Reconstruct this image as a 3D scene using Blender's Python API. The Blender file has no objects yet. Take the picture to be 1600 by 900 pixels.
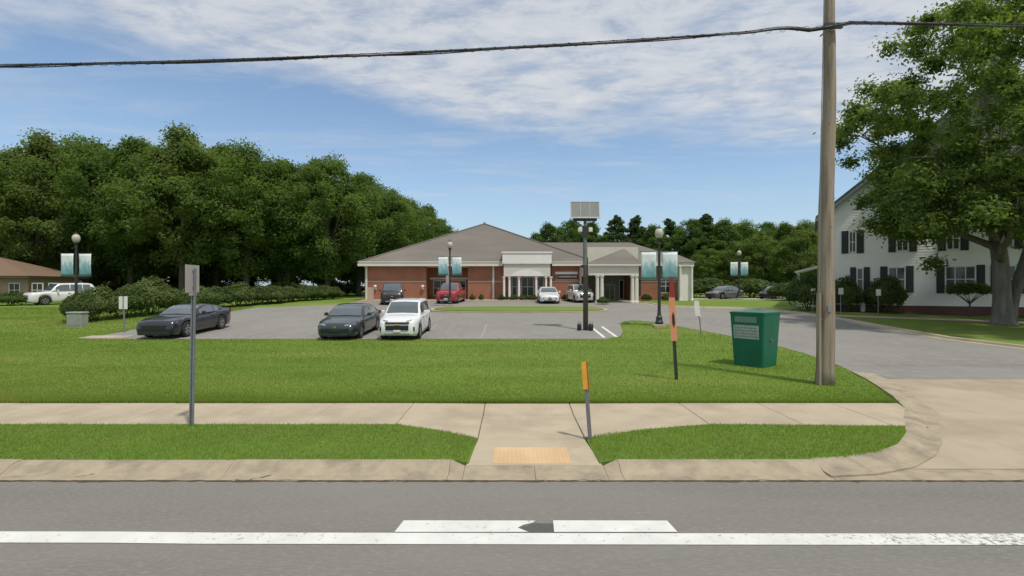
import bpy, bmesh, math, random
import numpy as np
from mathutils import Vector, Matrix

R = math.radians
scene = bpy.context.scene
col = scene.collection
random.seed(7)

# ------------------------------------------------------------------ camera
CAMH = 2.5
cam = bpy.data.cameras.new('camera')
cam.sensor_width = 36.0
cam.lens = 18.0
cam.clip_end = 6000
cam_o = bpy.data.objects.new('camera', cam)
cam_o.location = (0, 0, CAMH)
cam_o.rotation_euler = (R(90), 0, 0)
col.objects.link(cam_o)
scene.camera = cam_o

# ------------------------------------------------------------------ sky and sun
SUN_EL = R(65)
SH = Vector((-0.62, 0.78, 0)).normalized()        # where shadows fall on the ground
sun_dir = Vector((-SH.x * math.cos(SUN_EL), -SH.y * math.cos(SUN_EL), math.sin(SUN_EL)))

w = bpy.data.worlds.new('World')
scene.world = w
w.use_nodes = True
nt = w.node_tree
nt.nodes.clear()
N = nt.nodes.new
L = nt.links.new
out = N('ShaderNodeOutputWorld')
bg = N('ShaderNodeBackground')
bg.inputs['Strength'].default_value = 0.12
sky = N('ShaderNodeTexSky')
sky.sky_type = 'NISHITA'
sky.sun_disc = False
sky.sun_elevation = SUN_EL
sky.sun_rotation = math.atan2(sun_dir.x, sun_dir.y)
sky.air_density = 1.0
sky.dust_density = 0.6
sky.ozone_density = 1.3
tc = N('ShaderNodeTexCoord')
sp = N('ShaderNodeSeparateXYZ')
L(tc.outputs['Generated'], sp.inputs[0])


def wm(op, a, b=None, c=None, clamp=False):
    n = N('ShaderNodeMath')
    n.operation = op
    n.use_clamp = clamp
    for i, v in enumerate((a, b, c)):
        if v is None:
            continue
        if isinstance(v, (int, float)):
            n.inputs[i].default_value = v
        else:
            L(v, n.inputs[i])
    return n.outputs[0]


zc = wm('MAXIMUM', sp.outputs['Z'], 0.03)
px_ = wm('DIVIDE', sp.outputs['X'], zc)
py_ = wm('DIVIDE', sp.outputs['Y'], zc)


def cloud_noise(sx, sy, scale, detail, rough, rot=0.0, off=(0, 0, 0), dist=0.0):
    cb = N('ShaderNodeCombineXYZ')
    L(px_, cb.inputs[0])
    L(py_, cb.inputs[1])
    mp = N('ShaderNodeMapping')
    mp.inputs['Rotation'].default_value = (0, 0, rot)
    mp.inputs['Scale'].default_value = (sx, sy, 1)
    mp.inputs['Location'].default_value = off
    L(cb.outputs[0], mp.inputs[0])
    n = N('ShaderNodeTexNoise')
    n.inputs['Scale'].default_value = scale
    n.inputs['Detail'].default_value = detail
    n.inputs['Roughness'].default_value = rough
    n.inputs['Distortion'].default_value = dist
    L(mp.outputs[0], n.inputs['Vector'])
    return n.outputs[0]


# one broad bank of thin ripple cloud overhead and to the right, wisps elsewhere
big = cloud_noise(1, 1, 0.9, 6, 0.6, 0.5, (3.1, 1.2, 0), 0.3)
rip = cloud_noise(1.0, 1.5, 3.4, 8, 0.66, 0.35, (0.4, 5, 0), 0.25)
edge = wm('ADD', wm('MULTIPLY', px_, 0.55), wm('MULTIPLY', py_, -1.0))      # larger = inside the bank
edge = wm('ADD', edge, 3.3)
edge = wm('MINIMUM', edge, wm('SUBTRACT', 3.6, py_))
edge = wm('ADD', edge, wm('MULTIPLY', wm('SUBTRACT', big, 0.5), 2.2))
bank = wm('MULTIPLY', edge, 1.5, clamp=True)
tex = wm('MULTIPLY_ADD', wm('SUBTRACT', rip, 0.44), 2.0, 0.82, clamp=True)
bank = wm('MULTIPLY', bank, tex)
wis = cloud_noise(1.0, 2.8, 0.7, 7, 0.62, -0.5, (9.3, 2.0, 0), 0.6)
wisp = wm('MULTIPLY', wm('SUBTRACT', wis, 0.46), 4.2, clamp=True)
wisp = wm('MULTIPLY', wisp, wm('MULTIPLY_ADD', rip, 0.9, 0.10, clamp=True))
low = wm('MULTIPLY', wm('SUBTRACT', sp.outputs['Z'], 0.04), 7.0, clamp=True)
cover = wm('MULTIPLY', wm('MAXIMUM', wm('MULTIPLY', bank, 0.92), wm('MULTIPLY', wisp, 0.5)), low, clamp=True)

hz = wm('POWER', wm('SUBTRACT', 1.0, wm('MAXIMUM', sp.outputs['Z'], 0.0), clamp=True), 9.0)
mixh = N('ShaderNodeMixRGB')
mixh.inputs[2].default_value = (2.35, 3.2, 4.6, 1)
L(wm('MULTIPLY', hz, 0.75), mixh.inputs[0])
mul = N('ShaderNodeMixRGB')
mul.blend_type = 'MULTIPLY'
mul.inputs[0].default_value = 1.0
mul.inputs[2].default_value = (1.26, 1.29, 1.27, 1)
L(sky.outputs[0], mul.inputs[1])
L(mul.outputs[0], mixh.inputs[1])
ccol = N('ShaderNodeMixRGB')
ccol.inputs[1].default_value = (4.4, 4.8, 5.4, 1)
ccol.inputs[2].default_value = (6.1, 6.2, 6.4, 1)
L(wm('MULTIPLY', wm('SUBTRACT', rip, 0.35), 2.8, clamp=True), ccol.inputs[0])
mixc = N('ShaderNodeMixRGB')
L(cover, mixc.inputs[0])
L(mixh.outputs[0], mixc.inputs[1])
L(ccol.outputs[0], mixc.inputs[2])
L(mixc.outputs[0], bg.inputs[0])
L(bg.outputs[0], out.inputs[0])

sun = bpy.data.lights.new('sun', 'SUN')
sun.energy = 3.1
sun.angle = R(3.0)
sun.color = (1.0, 0.94, 0.83)
sun_o = bpy.data.objects.new('sun', sun)
sun_o.rotation_euler = (-sun_dir).to_track_quat('-Z', 'Y').to_euler()
sun_o.location = (40, -20, 60)
col.objects.link(sun_o)

scene.view_settings.view_transform = 'Standard'
scene.view_settings.look = 'None'
scene.view_settings.gamma = 1.0
scene.view_settings.use_curve_mapping = False
scene.view_settings.exposure = 0.0


# ------------------------------------------------------------------ helpers
def PX(px, Y):
    return (px - 800.0) / 800.0 * Y


def PZ(py, Y):
    return CAMH + (450.0 - py) / 800.0 * Y


ZK = [(-2000, .15), (7, .13), (8.8, .155), (10.4, .17), (13, .185), (20, .19), (23, .21), (27, .40), (30, .60), (35, .80), (40, .97),
      (46, 1.12), (52, 1.25), (60, 1.3), (80, 1.4), (120, 1.6), (2500, 6.0)]
_ky = np.array([k[0] for k in ZK])
_kz = np.array([k[1] for k in ZK])


def zt(Y):
    return float(np.interp(Y, _ky, _kz))


_mats = {}


def mat(name, c1, c2=None, scale=4.0, detail=6, rough=0.8, metal=0.0, bump=0.0, bscale=60.0, spec=0.4, stretch=(1, 1, 1), c3=None, s3=0.5,
        coat=0.0, wpos=False):
    if name in _mats:
        return _mats[name]
    m = bpy.data.materials.new(name)
    m.use_nodes = True
    t = m.node_tree
    p = t.nodes['Principled BSDF']
    p.inputs['Roughness'].default_value = rough
    p.inputs['Metallic'].default_value = metal
    p.inputs['Specular IOR Level'].default_value = spec
    p.inputs['Coat Weight'].default_value = coat
    p.inputs['Coat Roughness'].default_value = 0.06
    if c2 is None:
        c2 = tuple(v * 0.8 for v in c1)
    if wpos:
        g = t.nodes.new('ShaderNodeNewGeometry')
        vec = g.outputs['Position']
    else:
        g = t.nodes.new('ShaderNodeTexCoord')
        vec = g.outputs['Object']
    mp = t.nodes.new('ShaderNodeMapping')
    mp.inputs['Scale'].default_value = stretch
    t.links.new(vec, mp.inputs[0])

    def noise(s, d):
        n = t.nodes.new('ShaderNodeTexNoise')
        n.inputs['Scale'].default_value = s
        n.inputs['Detail'].default_value = d
        n.inputs['Roughness'].default_value = 0.6
        t.links.new(mp.outputs[0], n.inputs['Vector'])
        return n
    n1 = noise(scale, detail)
    r = t.nodes.new('ShaderNodeMapRange')
    r.inputs[1].default_value = 0.3
    r.inputs[2].default_value = 0.7
    t.links.new(n1.outputs[0], r.inputs[0])
    mx = t.nodes.new('ShaderNodeMixRGB')
    mx.inputs[1].default_value = (*c1, 1)
    mx.inputs[2].default_value = (*c2, 1)
    t.links.new(r.outputs[0], mx.inputs[0])
    last = mx.outputs[0]
    if c3 is not None:
        n3 = noise(s3, 5)
        r3 = t.nodes.new('ShaderNodeMapRange')
        r3.inputs[1].default_value = 0.48
        r3.inputs[2].default_value = 0.7
        t.links.new(n3.outputs[0], r3.inputs[0])
        m3 = t.nodes.new('ShaderNodeMixRGB')
        m3.inputs[2].default_value = (*c3, 1)
        t.links.new(r3.outputs[0], m3.inputs[0])
        t.links.new(last, m3.inputs[1])
        last = m3.outputs[0]
    t.links.new(last, p.inputs['Base Color'])
    if bump > 0:
        nb = noise(bscale, 4)
        b = t.nodes.new('ShaderNodeBump')
        b.inputs['Strength'].default_value = bump
        b.inputs['Distance'].default_value = 0.02
        t.links.new(nb.outputs[0], b.inputs['Height'])
        t.links.new(b.outputs[0], p.inputs['Normal'])
    _mats[name] = m
    return m


def leaf_mat(name, c1, c2, trans=0.3, scale=0.35, **kw):
    m = mat(name, c1, c2, scale=scale, detail=3, rough=0.7, spec=0.12, wpos=True, **kw)
    t = m.node_tree
    p = t.nodes['Principled BSDF']
    o = t.nodes['Material Output']
    src = p.inputs['Base Color'].links[0].from_socket
    tr = t.nodes.new('ShaderNodeBsdfTranslucent')
    g = t.nodes.new('ShaderNodeMixRGB')
    g.blend_type = 'MULTIPLY'
    g.inputs[0].default_value = 1.0
    g.inputs[2].default_value = (1.5, 1.5, 0.6, 1)
    t.links.new(src, g.inputs[1])
    t.links.new(g.outputs[0], tr.inputs[0])
    mx = t.nodes.new('ShaderNodeMixShader')
    mx.inputs[0].default_value = trans
    t.links.new(p.outputs[0], mx.inputs[1])
    t.links.new(tr.outputs[0], mx.inputs[2])
    t.links.new(mx.outputs[0], o.inputs['Surface'])
    return m


class MB:
    """collects faces and links them as one mesh object"""

    def __init__(s):
        s.v = []
        s.f = []

    def add(s, vs, fs):
        b = len(s.v)
        s.v += [tuple(p) for p in vs]
        s.f += [tuple(b + i for i in f) for f in fs]
        return s

    def box(s, x0, x1, y0, y1, z0, z1):
        vs = [(x0, y0, z0), (x1, y0, z0), (x1, y1, z0), (x0, y1, z0), (x0, y0, z1), (x1, y0, z1), (x1, y1, z1), (x0, y1, z1)]
        return s.add(vs, [(3, 2, 1, 0), (4, 5, 6, 7), (0, 1, 5, 4), (1, 2, 6, 5), (2, 3, 7, 6), (3, 0, 4, 7)])

    def cbox(s, x0, x1, y0, y1, z0, z1, c=0.01):
        """box with chamfered vertical edges and top"""
        def ring(z, i):
            return [(x0 + c + i, y0 + i, z), (x1 - c - i, y0 + i, z), (x1 - i, y0 + c + i, z), (x1 - i, y1 - c - i, z),
                    (x1 - c - i, y1 - i, z), (x0 + c + i, y1 - i, z), (x0 + i, y1 - c - i, z), (x0 + i, y0 + c + i, z)]
        return s.rings([ring(z0, 0), ring(z1 - c, 0), ring(z1, c)])

    def rings(s, rs, cap=True, closed=True):
        n = len(rs[0])
        vs = [p for r in rs for p in r]
        fs = []
        for k in range(len(rs) - 1):
            for i in range(n if closed else n - 1):
                j = (i + 1) % n
                fs.append((k * n + i, k * n + j, (k + 1) * n + j, (k + 1) * n + i))
        if cap:
            fs.append(tuple(range(n - 1, -1, -1)))
            fs.append(tuple((len(rs) - 1) * n + i for i in range(n)))
        return s.add(vs, fs)

    def tube(s, path, rad, n=10, cap=True):
        path = [Vector(p) for p in path]
        if not hasattr(rad, '__len__'):
            rad = [rad] * len(path)
        rs = []
        up = Vector((0, 0, 1))
        for i, p in enumerate(path):
            d = (path[min(i + 1, len(path) - 1)] - path[max(i - 1, 0)]).normalized()
            a = d.cross(up if abs(d.z) < 0.95 else Vector((0, 1, 0))).normalized()
            b = a.cross(d).normalized()
            rs.append([p + (a * math.cos(2 * math.pi * k / n) - b * math.sin(2 * math.pi * k / n)) * rad[i] for k in range(n)])
        return s.rings(rs, cap)

    def lathe(s, prof, c=(0, 0, 0), n=16):
        rs = [[(c[0] + r * math.cos(2 * math.pi * k / n), c[1] + r * math.sin(2 * math.pi * k / n), c[2] + z) for k in range(n)] for r, z in prof]
        return s.rings(rs)

    def prism(s, poly, z0, z1):
        return s.rings([[(x, y, z0) for x, y in poly], [(x, y, z1) for x, y in poly]])

    def build(s, name, m, parent=None, smooth=False, bevel=0.0, loc=None):
        me = bpy.data.meshes.new(name)
        me.from_pydata(s.v, [], s.f)
        bm = bmesh.new()
        bm.from_mesh(me)
        bmesh.ops.recalc_face_normals(bm, faces=bm.faces)
        bm.to_mesh(me)
        bm.free()
        if isinstance(m, str):
            m = _mats[m]
        me.materials.append(m)
        if smooth:
            for p in me.polygons:
                p.use_smooth = True
        o = bpy.data.objects.new(name, me)
        col.objects.link(o)
        if parent is not None:
            o.parent = parent
        if loc is not None:
            o.location = loc
        if bevel > 0:
            b = o.modifiers.new('bevel', 'BEVEL')
            b.width = bevel
            b.segments = 2
            b.limit_method = 'ANGLE'
        return o


def tag(o, label, cat=None, group=None, kind=None):
    o['label'] = label
    if cat:
        o['category'] = cat
    if group:
        o['group'] = group
    if kind:
        o['kind'] = kind
    return o


def empty(name, loc=(0, 0, 0), rz=0.0):
    o = bpy.data.objects.new(name, None)
    o.empty_display_size = 0.3
    o.location = loc
    o.rotation_euler = (0, 0, rz)
    col.objects.link(o)
    return o


def copy_tree(o, parent=None):
    c = o.copy()
    col.objects.link(c)
    c.parent = parent
    for ch in o.children:
        copy_tree(ch, c)
    return c


def drape(name, polys, m, dz=0.0, kind='structure', label='', parent=None, zf=None, skirt=0.0):
    """flat polygons cut at the terrain breakpoints and laid on the terrain"""
    bm = bmesh.new()
    for poly in polys:
        bm.faces.new([bm.verts.new((x, y, 0)) for x, y in poly])
    ys = [v.co.y for v in bm.verts]
    for k, _ in ZK:
        if min(ys) < k < max(ys):
            bmesh.ops.bisect_plane(bm, geom=bm.verts[:] + bm.edges[:] + bm.faces[:], plane_co=(0, k, 0), plane_no=(0, 1, 0))
    if skirt > 0:
        be = [e for e in bm.edges if e.is_boundary]
        r = bmesh.ops.extrude_edge_only(bm, edges=be)
        ne = set(g for g in r['geom'] if isinstance(g, bmesh.types.BMVert))
    else:
        ne = set()
    for v in bm.verts:
        z = (zf(v.co.x, v.co.y) if zf else zt(v.co.y)) + dz
        v.co.z = z - (skirt if v in ne else 0)
    bmesh.ops.triangulate(bm, faces=[f for f in bm.faces if len(f.verts) > 4])
    bmesh.ops.recalc_face_normals(bm, faces=bm.faces)
    if sum(f.normal.z for f in bm.faces) < 0:
        bmesh.ops.reverse_faces(bm, faces=bm.faces)
    me = bpy.data.meshes.new(name)
    bm.to_mesh(me)
    bm.free()
    me.materials.append(m)
    o = bpy.data.objects.new(name, me)
    col.objects.link(o)
    if parent:
        o.parent = parent
    else:
        tag(o, label, None, None, kind)
    return o


def quads_mesh(name, V, m, parent=None, tri=False):
    """V: (n,4,3) or (n,3,3) array of loose leaf faces"""
    n, k, _ = V.shape
    me = bpy.data.meshes.new(name)
    me.vertices.add(n * k)
    me.vertices.foreach_set('co', V.astype(np.float32).ravel())
    me.loops.add(n * k)
    me.loops.foreach_set('vertex_index', np.arange(n * k, dtype=np.int32))
    me.polygons.add(n)
    me.polygons.foreach_set('loop_start', np.arange(0, n * k, k, dtype=np.int32))
    me.polygons.foreach_set('loop_total', np.full(n, k, dtype=np.int32))
    me.update()
    me.validate()
    me.materials.append(m)
    o = bpy.data.objects.new(name, me)
    col.objects.link(o)
    if parent:
        o.parent = parent
    return o


# ------------------------------------------------------------------ materials
ASPH = mat('asphalt', (.205, .196, .175), (.160, .153, .138), scale=0.9, detail=10, rough=0.9, bump=.15, bscale=120, stretch=(.22, 1, 1), c3=(.235, .225, .202), s3=60, spec=.25)
LOT = mat('lot_asphalt', (.25, .238, .215), (.205, .197, .18), scale=0.35, rough=0.92, bump=.2, bscale=40, c3=(.265, .255, .24), s3=3, spec=.25)
CONC = mat('concrete', (.45, .385, .285), (.385, .325, .235), scale=1.4, rough=0.9, bump=.15, bscale=60, c3=(.34, .285, .205), s3=.7, spec=.25)
KERB = mat('kerb_concrete', (.40, .342, .25), (.32, .27, .19), scale=5, rough=0.92, bump=.5, bscale=55, c3=(.23, .2, .15), s3=2.2, spec=.25)
APRON = mat('apron_concrete', (.42, .355, .262), (.36, .30, .22), scale=0.9, rough=0.9, bump=.15, bscale=50, c3=(.31, .255, .18), s3=.45, spec=.25)
LAWN = mat('lawn_green', (.15, .225, .042), (.115, .185, .032), scale=0.6, rough=0.95, bump=.6, bscale=30, stretch=(.45, 1, 1), c3=(.19, .235, .06), s3=.22, spec=.1)
VERGE = mat('verge_green', (.13, .215, .036), (.10, .18, .03), scale=1.2, rough=0.95, bump=.6, bscale=40, c3=(.13, .17, .045), s3=1.0, spec=.1)
BLADE = leaf_mat('grass_blade', (.235, .315, .072), (.165, .245, .048), .45, .6, c3=(.275, .315, .09), s3=.22, stretch=(.45, 1, 1))
DIRT = mat('earth', (.09, .065, .04), (.06, .045, .03), scale=6, rough=1)
MULCH = mat('mulch', (.10, .05, .035), (.055, .03, .02), scale=9, rough=1, bump=.5)
WHITEP = mat('white_paint', (.72, .72, .69), (.64, .64, .61), scale=3, rough=.6)
TRIM = mat('trim_white', (.70, .67, .60), (.64, .61, .54), scale=1.5, rough=.6)
SHING = mat('shingle', (.165, .148, .128), (.135, .122, .108), scale=14, rough=.95, bump=.4, bscale=25, stretch=(.4, 1, 1), c3=(.19, .172, .15), s3=.3)
SHINGB = mat('brown_shingle', (.20, .135, .09), (.17, .115, .08), scale=10, rough=.95, bump=.3, bscale=25)
SHINGG = mat('grey_shingle', (.16, .17, .19), (.13, .14, .16), scale=10, rough=.95, bump=.3, bscale=25)
GLASS = mat('window_glass', (.02, .026, .028), (.028, .033, .035), scale=.6, rough=.06, spec=.6)
DARK = mat('dark_plastic', (.018, .018, .02), (.025, .025, .027), scale=6, rough=.5)
BLACKM = mat('black_metal', (.02, .024, .024), (.03, .033, .033), scale=8, rough=.45, spec=.5)
STEEL = mat('galvanised_steel', (.26, .28, .30), (.20, .22, .24), scale=12, rough=.5, metal=.4)
CARGL = mat('car_glass', (.085, .11, .12), (.06, .08, .09), scale=1.5, rough=.05, spec=.8, coat=1.0)  # base colour lightened to stand in for sky reflected in the windscreens
HGL = mat('house_glass', (.09, .10, .105), (.06, .07, .075), scale=1.2, rough=.1, spec=.6)
RUBBER = mat('rubber', (.02, .02, .02), (.028, .027, .025), scale=10, rough=.85)
RIM = mat('alloy', (.42, .42, .43), (.35, .35, .36), scale=5, rough=.3, metal=.8)
CHROME = mat('chrome', (.6, .6, .6), (.55, .55, .55), rough=.15, metal=1)
LAMPG = mat('headlight_glass', (.75, .77, .78), (.55, .57, .6), scale=20, rough=.08, spec=.8)
TAILR = mat('tail_red', (.28, .012, .012), (.22, .01, .01), rough=.15)
BARK = mat('bark', (.12, .10, .08), (.06, .05, .04), scale=3, rough=.95, bump=1, bscale=12, stretch=(3, 3, .5))
BARKP = mat('pale_bark', (.17, .16, .14), (.09, .08, .065), scale=3, rough=.95, bump=1, bscale=10, stretch=(3, 3, .6), c3=(.22, .21, .18), s3=1.5)
WOODP = mat('pole_wood', (.36, .30, .225), (.27, .22, .165), scale=5, rough=.9, bump=.8, bscale=14, stretch=(5, 5, .22), c3=(.15, .12, .09), s3=2.0)
SHUT = mat('shutter_dark', (.03, .035, .038), (.04, .045, .048), rough=.6)
SIDING = mat('siding_white', (.84, .84, .81), (.79, .79, .76), scale=1.0, rough=.6)


def brick_mat(name, c1, c2, mortar, scale=1.0):
    m = bpy.data.materials.new(name)
    m.use_nodes = True
    t = m.node_tree
    p = t.nodes['Principled BSDF']
    p.inputs['Roughness'].default_value = .9
    g = t.nodes.new('ShaderNodeTexCoord')
    s = t.nodes.new('ShaderNodeSeparateXYZ')
    t.links.new(g.outputs['Object'], s.inputs[0])
    a = t.nodes.new('ShaderNodeMath')
    t.links.new(s.outputs[0], a.inputs[0])
    t.links.new(s.outputs[1], a.inputs[1])
    c = t.nodes.new('ShaderNodeCombineXYZ')
    t.links.new(a.outputs[0], c.inputs[0])
    t.links.new(s.outputs[2], c.inputs[1])
    b = t.nodes.new('ShaderNodeTexBrick')
    b.inputs['Color1'].default_value = (*c1, 1)
    b.inputs['Color2'].default_value = (*c2, 1)
    b.inputs['Mortar'].default_value = (*mortar, 1)
    b.inputs['Scale'].default_value = scale
    b.inputs['Brick Width'].default_value = .22
    b.inputs['Row Height'].default_value = .075
    b.inputs['Mortar Size'].default_value = .008
    t.links.new(c.outputs[0], b.inputs['Vector'])
    n = t.nodes.new('ShaderNodeTexNoise')
    n.inputs['Scale'].default_value = .7
    n.inputs['Detail'].default_value = 5
    t.links.new(g.outputs['Object'], n.inputs['Vector'])
    mx = t.nodes.new('ShaderNodeMixRGB')
    mx.blend_type = 'OVERLAY'
    mx.inputs[0].default_value = .35
    t.links.new(b.outputs[0], mx.inputs[1])
    t.links.new(n.outputs[0], mx.inputs[2])
    t.links.new(mx.outputs[0], p.inputs['Base Color'])
    bp = t.nodes.new('ShaderNodeBump')
    bp.inputs['Strength'].default_value = .4
    bp.inputs['Distance'].default_value = .01
    bp.invert = True
    t.links.new(b.outputs['Fac'], bp.inputs['Height'])
    t.links.new(bp.outputs[0], p.inputs['Normal'])
    _mats[name] = m
    return m


BRICK = brick_mat('red_brick', (.36, .125, .065), (.28, .092, .05), (.36, .25, .18))
BRICKD = brick_mat('house_brick', (.13, .055, .042), (.09, .042, .033), (.16, .12, .10))
BRICKL = brick_mat('tan_brick', (.33, .22, .16), (.28, .18, .13), (.34, .28, .22))


def line_mat():
    """worn road paint: chips show the asphalt colour"""
    m = mat('road_paint', (.70, .70, .67), (.58, .58, .55), scale=2.5, rough=.7, wpos=True)
    t = m.node_tree
    p = t.nodes['Principled BSDF']
    src = p.inputs['Base Color'].links[0].from_socket
    g = t.nodes.new('ShaderNodeNewGeometry')
    n = t.nodes.new('ShaderNodeTexNoise')
    n.inputs['Scale'].default_value = 16
    n.inputs['Detail'].default_value = 8
    n.inputs['Roughness'].default_value = .75
    t.links.new(g.outputs['Position'], n.inputs['Vector'])
    n2 = t.nodes.new('ShaderNodeTexNoise')
    n2.inputs['Scale'].default_value = .45
    t.links.new(g.outputs['Position'], n2.inputs['Vector'])
    ad = t.nodes.new('ShaderNodeMath')
    ad.operation = 'MULTIPLY_ADD'
    ad.inputs[1].default_value = .5
    sx = t.nodes.new('ShaderNodeSeparateXYZ')
    t.links.new(g.outputs['Position'], sx.inputs[0])
    mr = t.nodes.new('ShaderNodeMapRange')
    mr.inputs[1].default_value = 3.0
    mr.inputs[2].default_value = 5.5
    mr.inputs[3].default_value = 0.26
    mr.inputs[4].default_value = 0.56
    t.links.new(sx.outputs[0], mr.inputs[0])
    av = t.nodes.new('ShaderNodeMath')
    av.operation = 'MULTIPLY_ADD'
    av.inputs[1].default_value = .35
    t.links.new(n2.outputs[0], av.inputs[0])
    t.links.new(mr.outputs[0], av.inputs[2])
    t.links.new(av.outputs[0], ad.inputs[0])
    t.links.new(n.outputs[0], ad.inputs[2])
    r = t.nodes.new('ShaderNodeMapRange')
    r.inputs[1].default_value = .80
    r.inputs[2].default_value = .90
    t.links.new(ad.outputs[0], r.inputs[0])
    mx = t.nodes.new('ShaderNodeMixRGB')
    mx.inputs[2].default_value = (.2, .195, .185, 1)
    t.links.new(r.outputs[0], mx.inputs[0])
    t.links.new(src, mx.inputs[1])
    t.links.new(mx.outputs[0], p.inputs['Base Color'])
    return m


PAINT = line_mat()

# ------------------------------------------------------------------ ground, road, pavements
BIG = 1500
YK0, YK1 = 6.62, 7.18          # kerb front and back
SW0, SW1 = 8.83, 10.44         # sidewalk near and far edge
RX0, RX1 = -0.55, 1.17         # kerb ramp

base = MB()
base.add([(-BIG, -BIG, -.14), (BIG, -BIG, -.14), (BIG, 14, -.14), (-BIG, 14, -.14)], [(0, 1, 2, 3)])
tag(base.build('ground', DIRT), 'earth lying under road kerb and pavement', kind='structure')

rd = MB()
rd.add([(-BIG, -9, -.02), (BIG, -9, -.02), (BIG, -1, .02), (-BIG, -1, .02), (BIG, YK0 + .03, 0), (-BIG, YK0 + .03, 0)], [(0, 1, 2, 3), (3, 2, 4, 5)])
tag(rd.build('road', ASPH), 'grey asphalt road with white edge line along the verge', kind='structure')
gl = MB()
gl.add([(-BIG, -BIG, .05), (BIG, -BIG, .05), (BIG, -9.2, .05), (-BIG, -9.2, .05)], [(0, 1, 2, 3)])
tag(gl.build('far_verge', LAWN), 'grass on the other side of the road', kind='structure')

# painted edge line and old stop bar
rz = lambda y: .02 + (y + 1) * (-.02) / (YK0 + 1.03)
ln = MB()
xs = [-60 + i * 1.0 for i in range(121)]
for i in range(120):
    def yy(x):
        return 5.09 + (.06 if x < -3 else .02) * math.tanh(-x / 3.0) * .6
    a, b = xs[i], xs[i + 1]
    ln.add([(a, yy(a) - .115, rz(5) + .006), (b, yy(b) - .115, rz(5) + .006), (b, yy(b) + .115, rz(5.2) + .006), (a, yy(a) + .115, rz(5.2) + .006)], [(0, 1, 2, 3)])
tag(ln.build('edge_line', PAINT), 'worn white edge line painted along the road', kind='structure')
sb = MB()
z_ = rz(5.35) + .008
for poly in ([(-1.2, 5.225), (.17, 5.225), (.06, 5.32), (.12, 5.38), (.22, 5.43), (.25, 5.48), (-1.16, 5.485)],
             [(.43, 5.225), (1.69, 5.225), (1.66, 5.48), (.44, 5.485)]):
    sb.add([(x, y, z_) for x, y in poly], [tuple(range(len(poly)))])
tag(sb.build('road_marking', PAINT), 'old white block marking above the edge line, broken by dark patch', kind='structure')
sb = MB()
sb.add([(x, y, rz(5.3) + .004) for x, y in [(.08, 5.32), (.18, 5.228), (.428, 5.228), (.436, 5.42), (.24, 5.43)]], [(0, 1, 2, 3, 4)])
tag(sb.build('asphalt_patch', mat('patch', (.10, .10, .095), (.08, .08, .076), scale=20, rough=.9)), 'dark asphalt patch in the white marking', kind='structure')

# driveway outline (left edge, curving in from the kerb)
DRV = [(4.2, 7.18), (4.75, 7.25), (5.35, 7.46), (5.92, 7.85), (6.47, 8.4), (7.1, 9.2), (7.75, 10.0), (8.1, 10.8), (8.55, 11.8), (9.0, 12.9), (9.35, 14), (9.8, 15.5),
       (10.3, 18), (10.5, 20), (10.4, 22.5), (10.1, 24.2), (9.6, 25.8), (8.9, 27.6), (8.1, 29.2), (7.2, 30), (6.5, 29.6), (6.0, 28.4), (5.75, 26.9), (5.45, 25.2), (5.05, 23.9), (4.2, 23.1)]

# terrain: everything from the sidewalk's far edge to the horizon, with the driveway mouth left open
ter = [[(-BIG, SW1), (7.93, SW1), (8.1, 10.8), (8.55, 11.8), (9.0, 12.9), (9.0, 13), (-BIG, 13)],
       [(24, SW1 - 3.2), (BIG, SW1 - 3.2), (BIG, 13), (22, 13), (23, 10)],
       [(-BIG, 13), (BIG, 13), (BIG, 2400), (-BIG, 2400)]]
lawn = drape('lawn', ter, LAWN, label='broad mown green lawn rising gently to the buildings')

# verge strips between kerb and sidewalk
def vz(x, y):
    d = max(0.0, min(1.0, min(abs(x - RX0), abs(x - RX1)) / .24)) if -1.2 < x < 1.8 else 1.0
    lo = .04 + (y - YK1) * .05
    hi = .095 + (y - YK1) * .033
    return min(hi, lo + (hi - lo) * d)


vl = [(-BIG, YK1), (RX0 - .3, YK1), (RX0 - .06, YK1), (RX0 - .01, 8.0), (RX0 - .02, 8.19), (-1.2, 8.5), (-2.0, SW0), (-BIG, SW0)]
vr = [(RX1 + .06, YK1), (RX1 + .3, YK1)] + DRV[0:5] + [(6.7, 8.74)] + [(6.0, 8.74), (4.0, SW0), (3.4, SW0), (2.2, 8.55), (RX1 + .02, 8.2), (RX1 + .02, 8.0)]
drape('grass_verge', [vl], VERGE, label='long strip of grass between kerb and sidewalk', zf=vz, skirt=.2)
drape('grass_verge', [vr], VERGE, label='pointed strip of grass between ramp and driveway kerb', zf=vz, skirt=.2)

# sidewalk slabs ----------------------------------------------------------------
swroot = MB()
swroot.add([(-80, SW0 + .01, .09), (-2.0, SW0 + .01, .09), (-2.0, SW1 - .01, .09), (-80, SW1 - .01, .09)], [(0, 1, 2, 3)])
swroot.add([(3.4, SW0 + .01, .09), (7.2, SW0 + .01, .09), (7.6, SW1 - .01, .09), (3.4, SW1 - .01, .09)], [(0, 1, 2, 3)])
sidewalk = swroot.build('sidewalk', DIRT)
tag(sidewalk, 'pale concrete sidewalk running along the verge', kind='structure')


def slab(pts, parent, name='slab', m=CONC, th=.1, g=.006):
    cx = sum(p[0] for p in pts) / len(pts)
    cy = sum(p[1] for p in pts) / len(pts)
    top, mid, bot = [], [], []
    for x, y, z in pts:
        d = Vector((cx - x, cy - y))
        d.normalize()
        top.append((x + d.x * g * 3, y + d.y * g * 3, z))
        mid.append((x + d.x * g, y + d.y * g, z - .012))
        bot.append((x + d.x * g, y + d.y * g, z - th))
    return MB().rings([bot, mid, top]).build(name, m, parent)


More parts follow.
